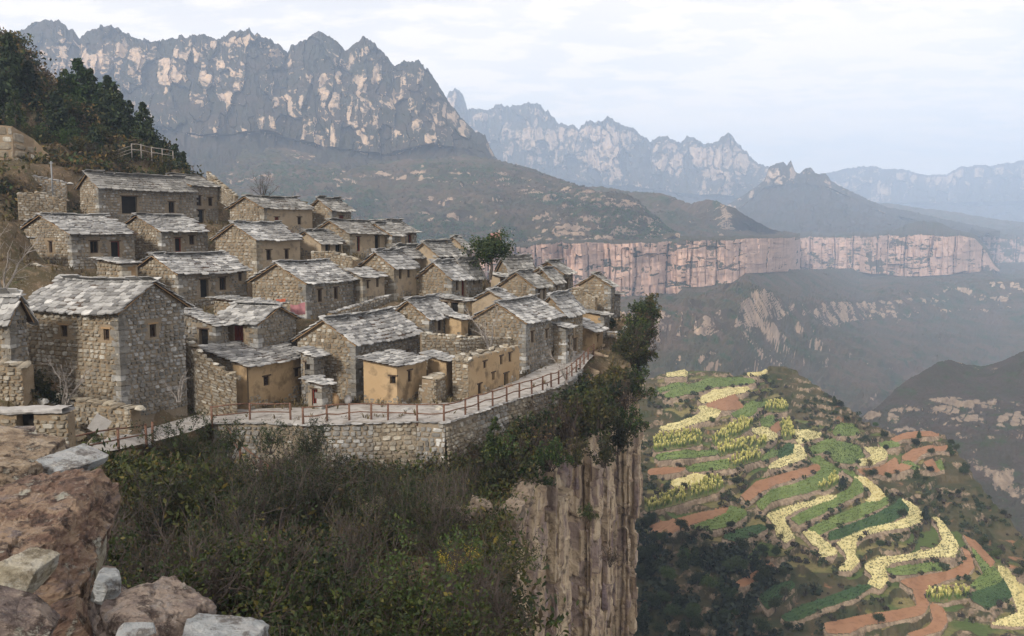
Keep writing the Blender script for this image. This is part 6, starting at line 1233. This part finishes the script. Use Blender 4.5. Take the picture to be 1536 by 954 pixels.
obj('dark_wood', scatter_mesh('dark_wood', dz_, T_B, rc, .9, 1.9), MATS['scrub_dark'], kind='stuff', label='dense dark wood below the terraces at the foot of the cliff')
far_tr = []
for k in range(3000):
    if len(far_tr) >= 120: break
    i = rc.integers(0, len(bankf)); q = bankc[i]; x, y = pxy(q)
    if not inb[i] or not (930 < x < 1560 and y < 960): continue
    dense_l = (x < 1180 and y > 800) or (x < 1060 and y > 770)
    if not dense_l and rc.uniform() > (.5 if (x > 1250 and y < 720 and x > 1100+(y-560)*.9) else .12): continue
    if any(np.hypot(q[0]-a[0], q[1]-a[1]) < 2.5 for a in far_tr): continue
    far_tr.append(q); kk = int(rc.choice(4, p=[.2, .4, .25, .15])); pr = TREEO[kk] if kk < 3 else CON[2]
    where = ' in the dark wood below the terraces' if dense_l else (' on the steep right flank of the terraced hill' if x > 1250 else ' on a bank between the terraces')
    put(pr, q-np.array((0, 0, .2)), rc.uniform(.5, .9)*(1.0 if dense_l else .75), ['sparse olive tree', 'dense dark tree', 'mid green tree', 'dark pointed conifer'][kk], 'tree', 'trees on the terraced hill', 'small_tree')
# far woodland on the slope above the plateau cliff and on the valley side
def woodland(name, P, n_, umin, umax, mt, smin, smax, thr=.5, seed=0, label=None):
    nu, nv = P.shape[:2]; r = np.random.default_rng(seed); u = r.uniform(umin[0]*(nu-2), umin[1]*(nu-2), n_*3); v = r.uniform(umax[0]*(nv-3), umax[1]*(nv-3), n_*3); i = u.astype(int); j = v.astype(int); fu = (u-i)[:, None]; fv = (v-j)[:, None]
    q = (P[i, j]*(1-fu)+P[i+1, j]*fu)*(1-fv)+(P[i, j+1]*(1-fu)+P[i+1, j+1]*fu)*fv; k = fbm(q[:, 0]/70, q[:, 1]/110, 4, seed+3) > thr; q = q[k][:n_]
    obj(name, scatter_mesh(name, q, T_F, r, smin, smax), MATS[mt], kind='stuff', label=label)
woodland('woodland', SLOPE_P, 7000, (0, 1), (.02, .85), 'crop_dark', 1.4, 2.6, .49, 1, 'far green woodland on the slope above the plateau cliff')
woodland('woodland', SLOPE_P, 5000, (0, 1), (.02, .98), 'scrub_brown', 1.3, 2.3, .40, 2, 'brown autumn woodland on the slope above the plateau cliff')
woodland('woodland', SLOPE_P, 1300, (0, .95), (.02, .5), 'scrub_olive', 1.4, 2.5, .45, 4, 'olive autumn woodland on the slope above the plateau cliff')
# red house group far away on the plateau rim
fh = at(744, 353, 715); r_ = obj('far_house', None, label='tiny red-roofed house far away on the plateau rim', cat='house', loc=fh); r_.scale = (.58, .58, .58)
plain('far_red', (0.27, 0.10, 0.07), (0.33, 0.14, 0.10), .5); plain('far_wall', (0.5, 0.33, 0.26), (0.56, 0.4, 0.32), .5)
m = MB(); m.box((-8, -4, -6), (7, 4, 1)); obj('wall', m.mesh('wall'), MATS['far_red'], r_); m = MB(); m.box((-1, -5, -2), (6, 3, 4)); obj('upper_storey', m.mesh('upper_storey'), MATS['far_red'], r_); m = MB(); m.add([(-9, -5, 1), (-1.2, -5, 1), (-1.2, 5, 1), (-9, 5, 1), (-9, 0, 3), (-1.2, 0, 3)], [(0, 1, 5, 4), (2, 3, 4, 5)]); obj('roof', m.mesh('roof'), MATS['far_red'], r_)
# ------------------------------------------------------------------ labels that single out look-alikes: kind, nearest landmark, order from the left
LANDMARKS = [(120, 760, 'the red foreground block'), (240, 700, 'the left start of the path'), (370, 700, 'the stair handrail'), (480, 690, 'the privy end of the retaining wall'), (665, 695, 'the retaining wall corner'), (650, 785, 'the rock outcrops'), (790, 760, 'the tall outcrop'), (280, 900, 'the broad purple-grey boulder'), (520, 930, 'the bottom middle edge'), (740, 930, 'the bottom end of the cliff'), (720, 840, 'the yellow-leaved shrubs'), (430, 800, 'the middle of the thicket'),
    (850, 640, 'the right bend of the railing'), (930, 660, 'the cliff columns'), (900, 540, 'the end of the path'), (970, 500, 'the outermost cliff corner'), (200, 620, 'the large far-left house'), (100, 615, 'the white sapling'), (650, 605, 'the ochre sheds'), (20, 130, 'the upper left corner'), (130, 190, 'the hilltop grove'), (240, 230, 'the lookout fence'), (80, 280, 'the utility pole'), (320, 290, 'the upper ridge houses'), (20, 440, 'the left edge byre'), (40, 215, 'the rock-faced upper wall'),
    (1000, 860, 'the foot of the cliff'), (1100, 900, 'the bottom of the dark wood'), (1130, 840, 'the top of the dark wood'), (1050, 680, 'the left maize terraces'), (1180, 690, 'the middle terraces'), (1300, 800, 'the curving straw terraces'), (1330, 680, 'the upper dirt roads'), (1400, 900, 'the winding dirt road'), (1430, 740, 'the steep right flank'), (1150, 580, 'the knoll above the terraces')]
ONES = ['', 'first', 'second', 'third', 'fourth', 'fifth', 'sixth', 'seventh', 'eighth', 'ninth', 'tenth', 'eleventh', 'twelfth', 'thirteenth', 'fourteenth', 'fifteenth', 'sixteenth', 'seventeenth', 'eighteenth', 'nineteenth']
TENS = ['', '', 'twentieth', 'thirtieth', 'fortieth', 'fiftieth', 'sixtieth', 'seventieth', 'eightieth', 'ninetieth']
def ordinal(n):
    if n < 20: return ONES[n]
    return TENS[n//10] if n % 10 == 0 else TENS[n//10].replace('ieth', 'y')+'-'+ONES[n % 10]
cl_ = {}
from collections import Counter
tops = [o for o in COL.objects if o.parent is None and 'label' in o.keys() and o.get('kind') is None]
cn = Counter(o['label'] for o in tops)
for o in tops:
    if cn[o['label']] < 2: continue
    x, y = pxy(tuple(o.location)); lm = min(LANDMARKS, key=lambda q: math.hypot(q[0]-x, (q[1]-y)))[2]; cl_.setdefault((o['label'], lm), []).append((x, o))
for (lb_, lm), L_ in cl_.items():
    L_.sort(key=lambda t: t[0])
    for k, (x, o) in enumerate(L_): o['label'] = lb_+(', ' + ('leftmost' if k == 0 else ordinal(k+1)+' from left') if len(L_) > 1 else '')+' near '+lm
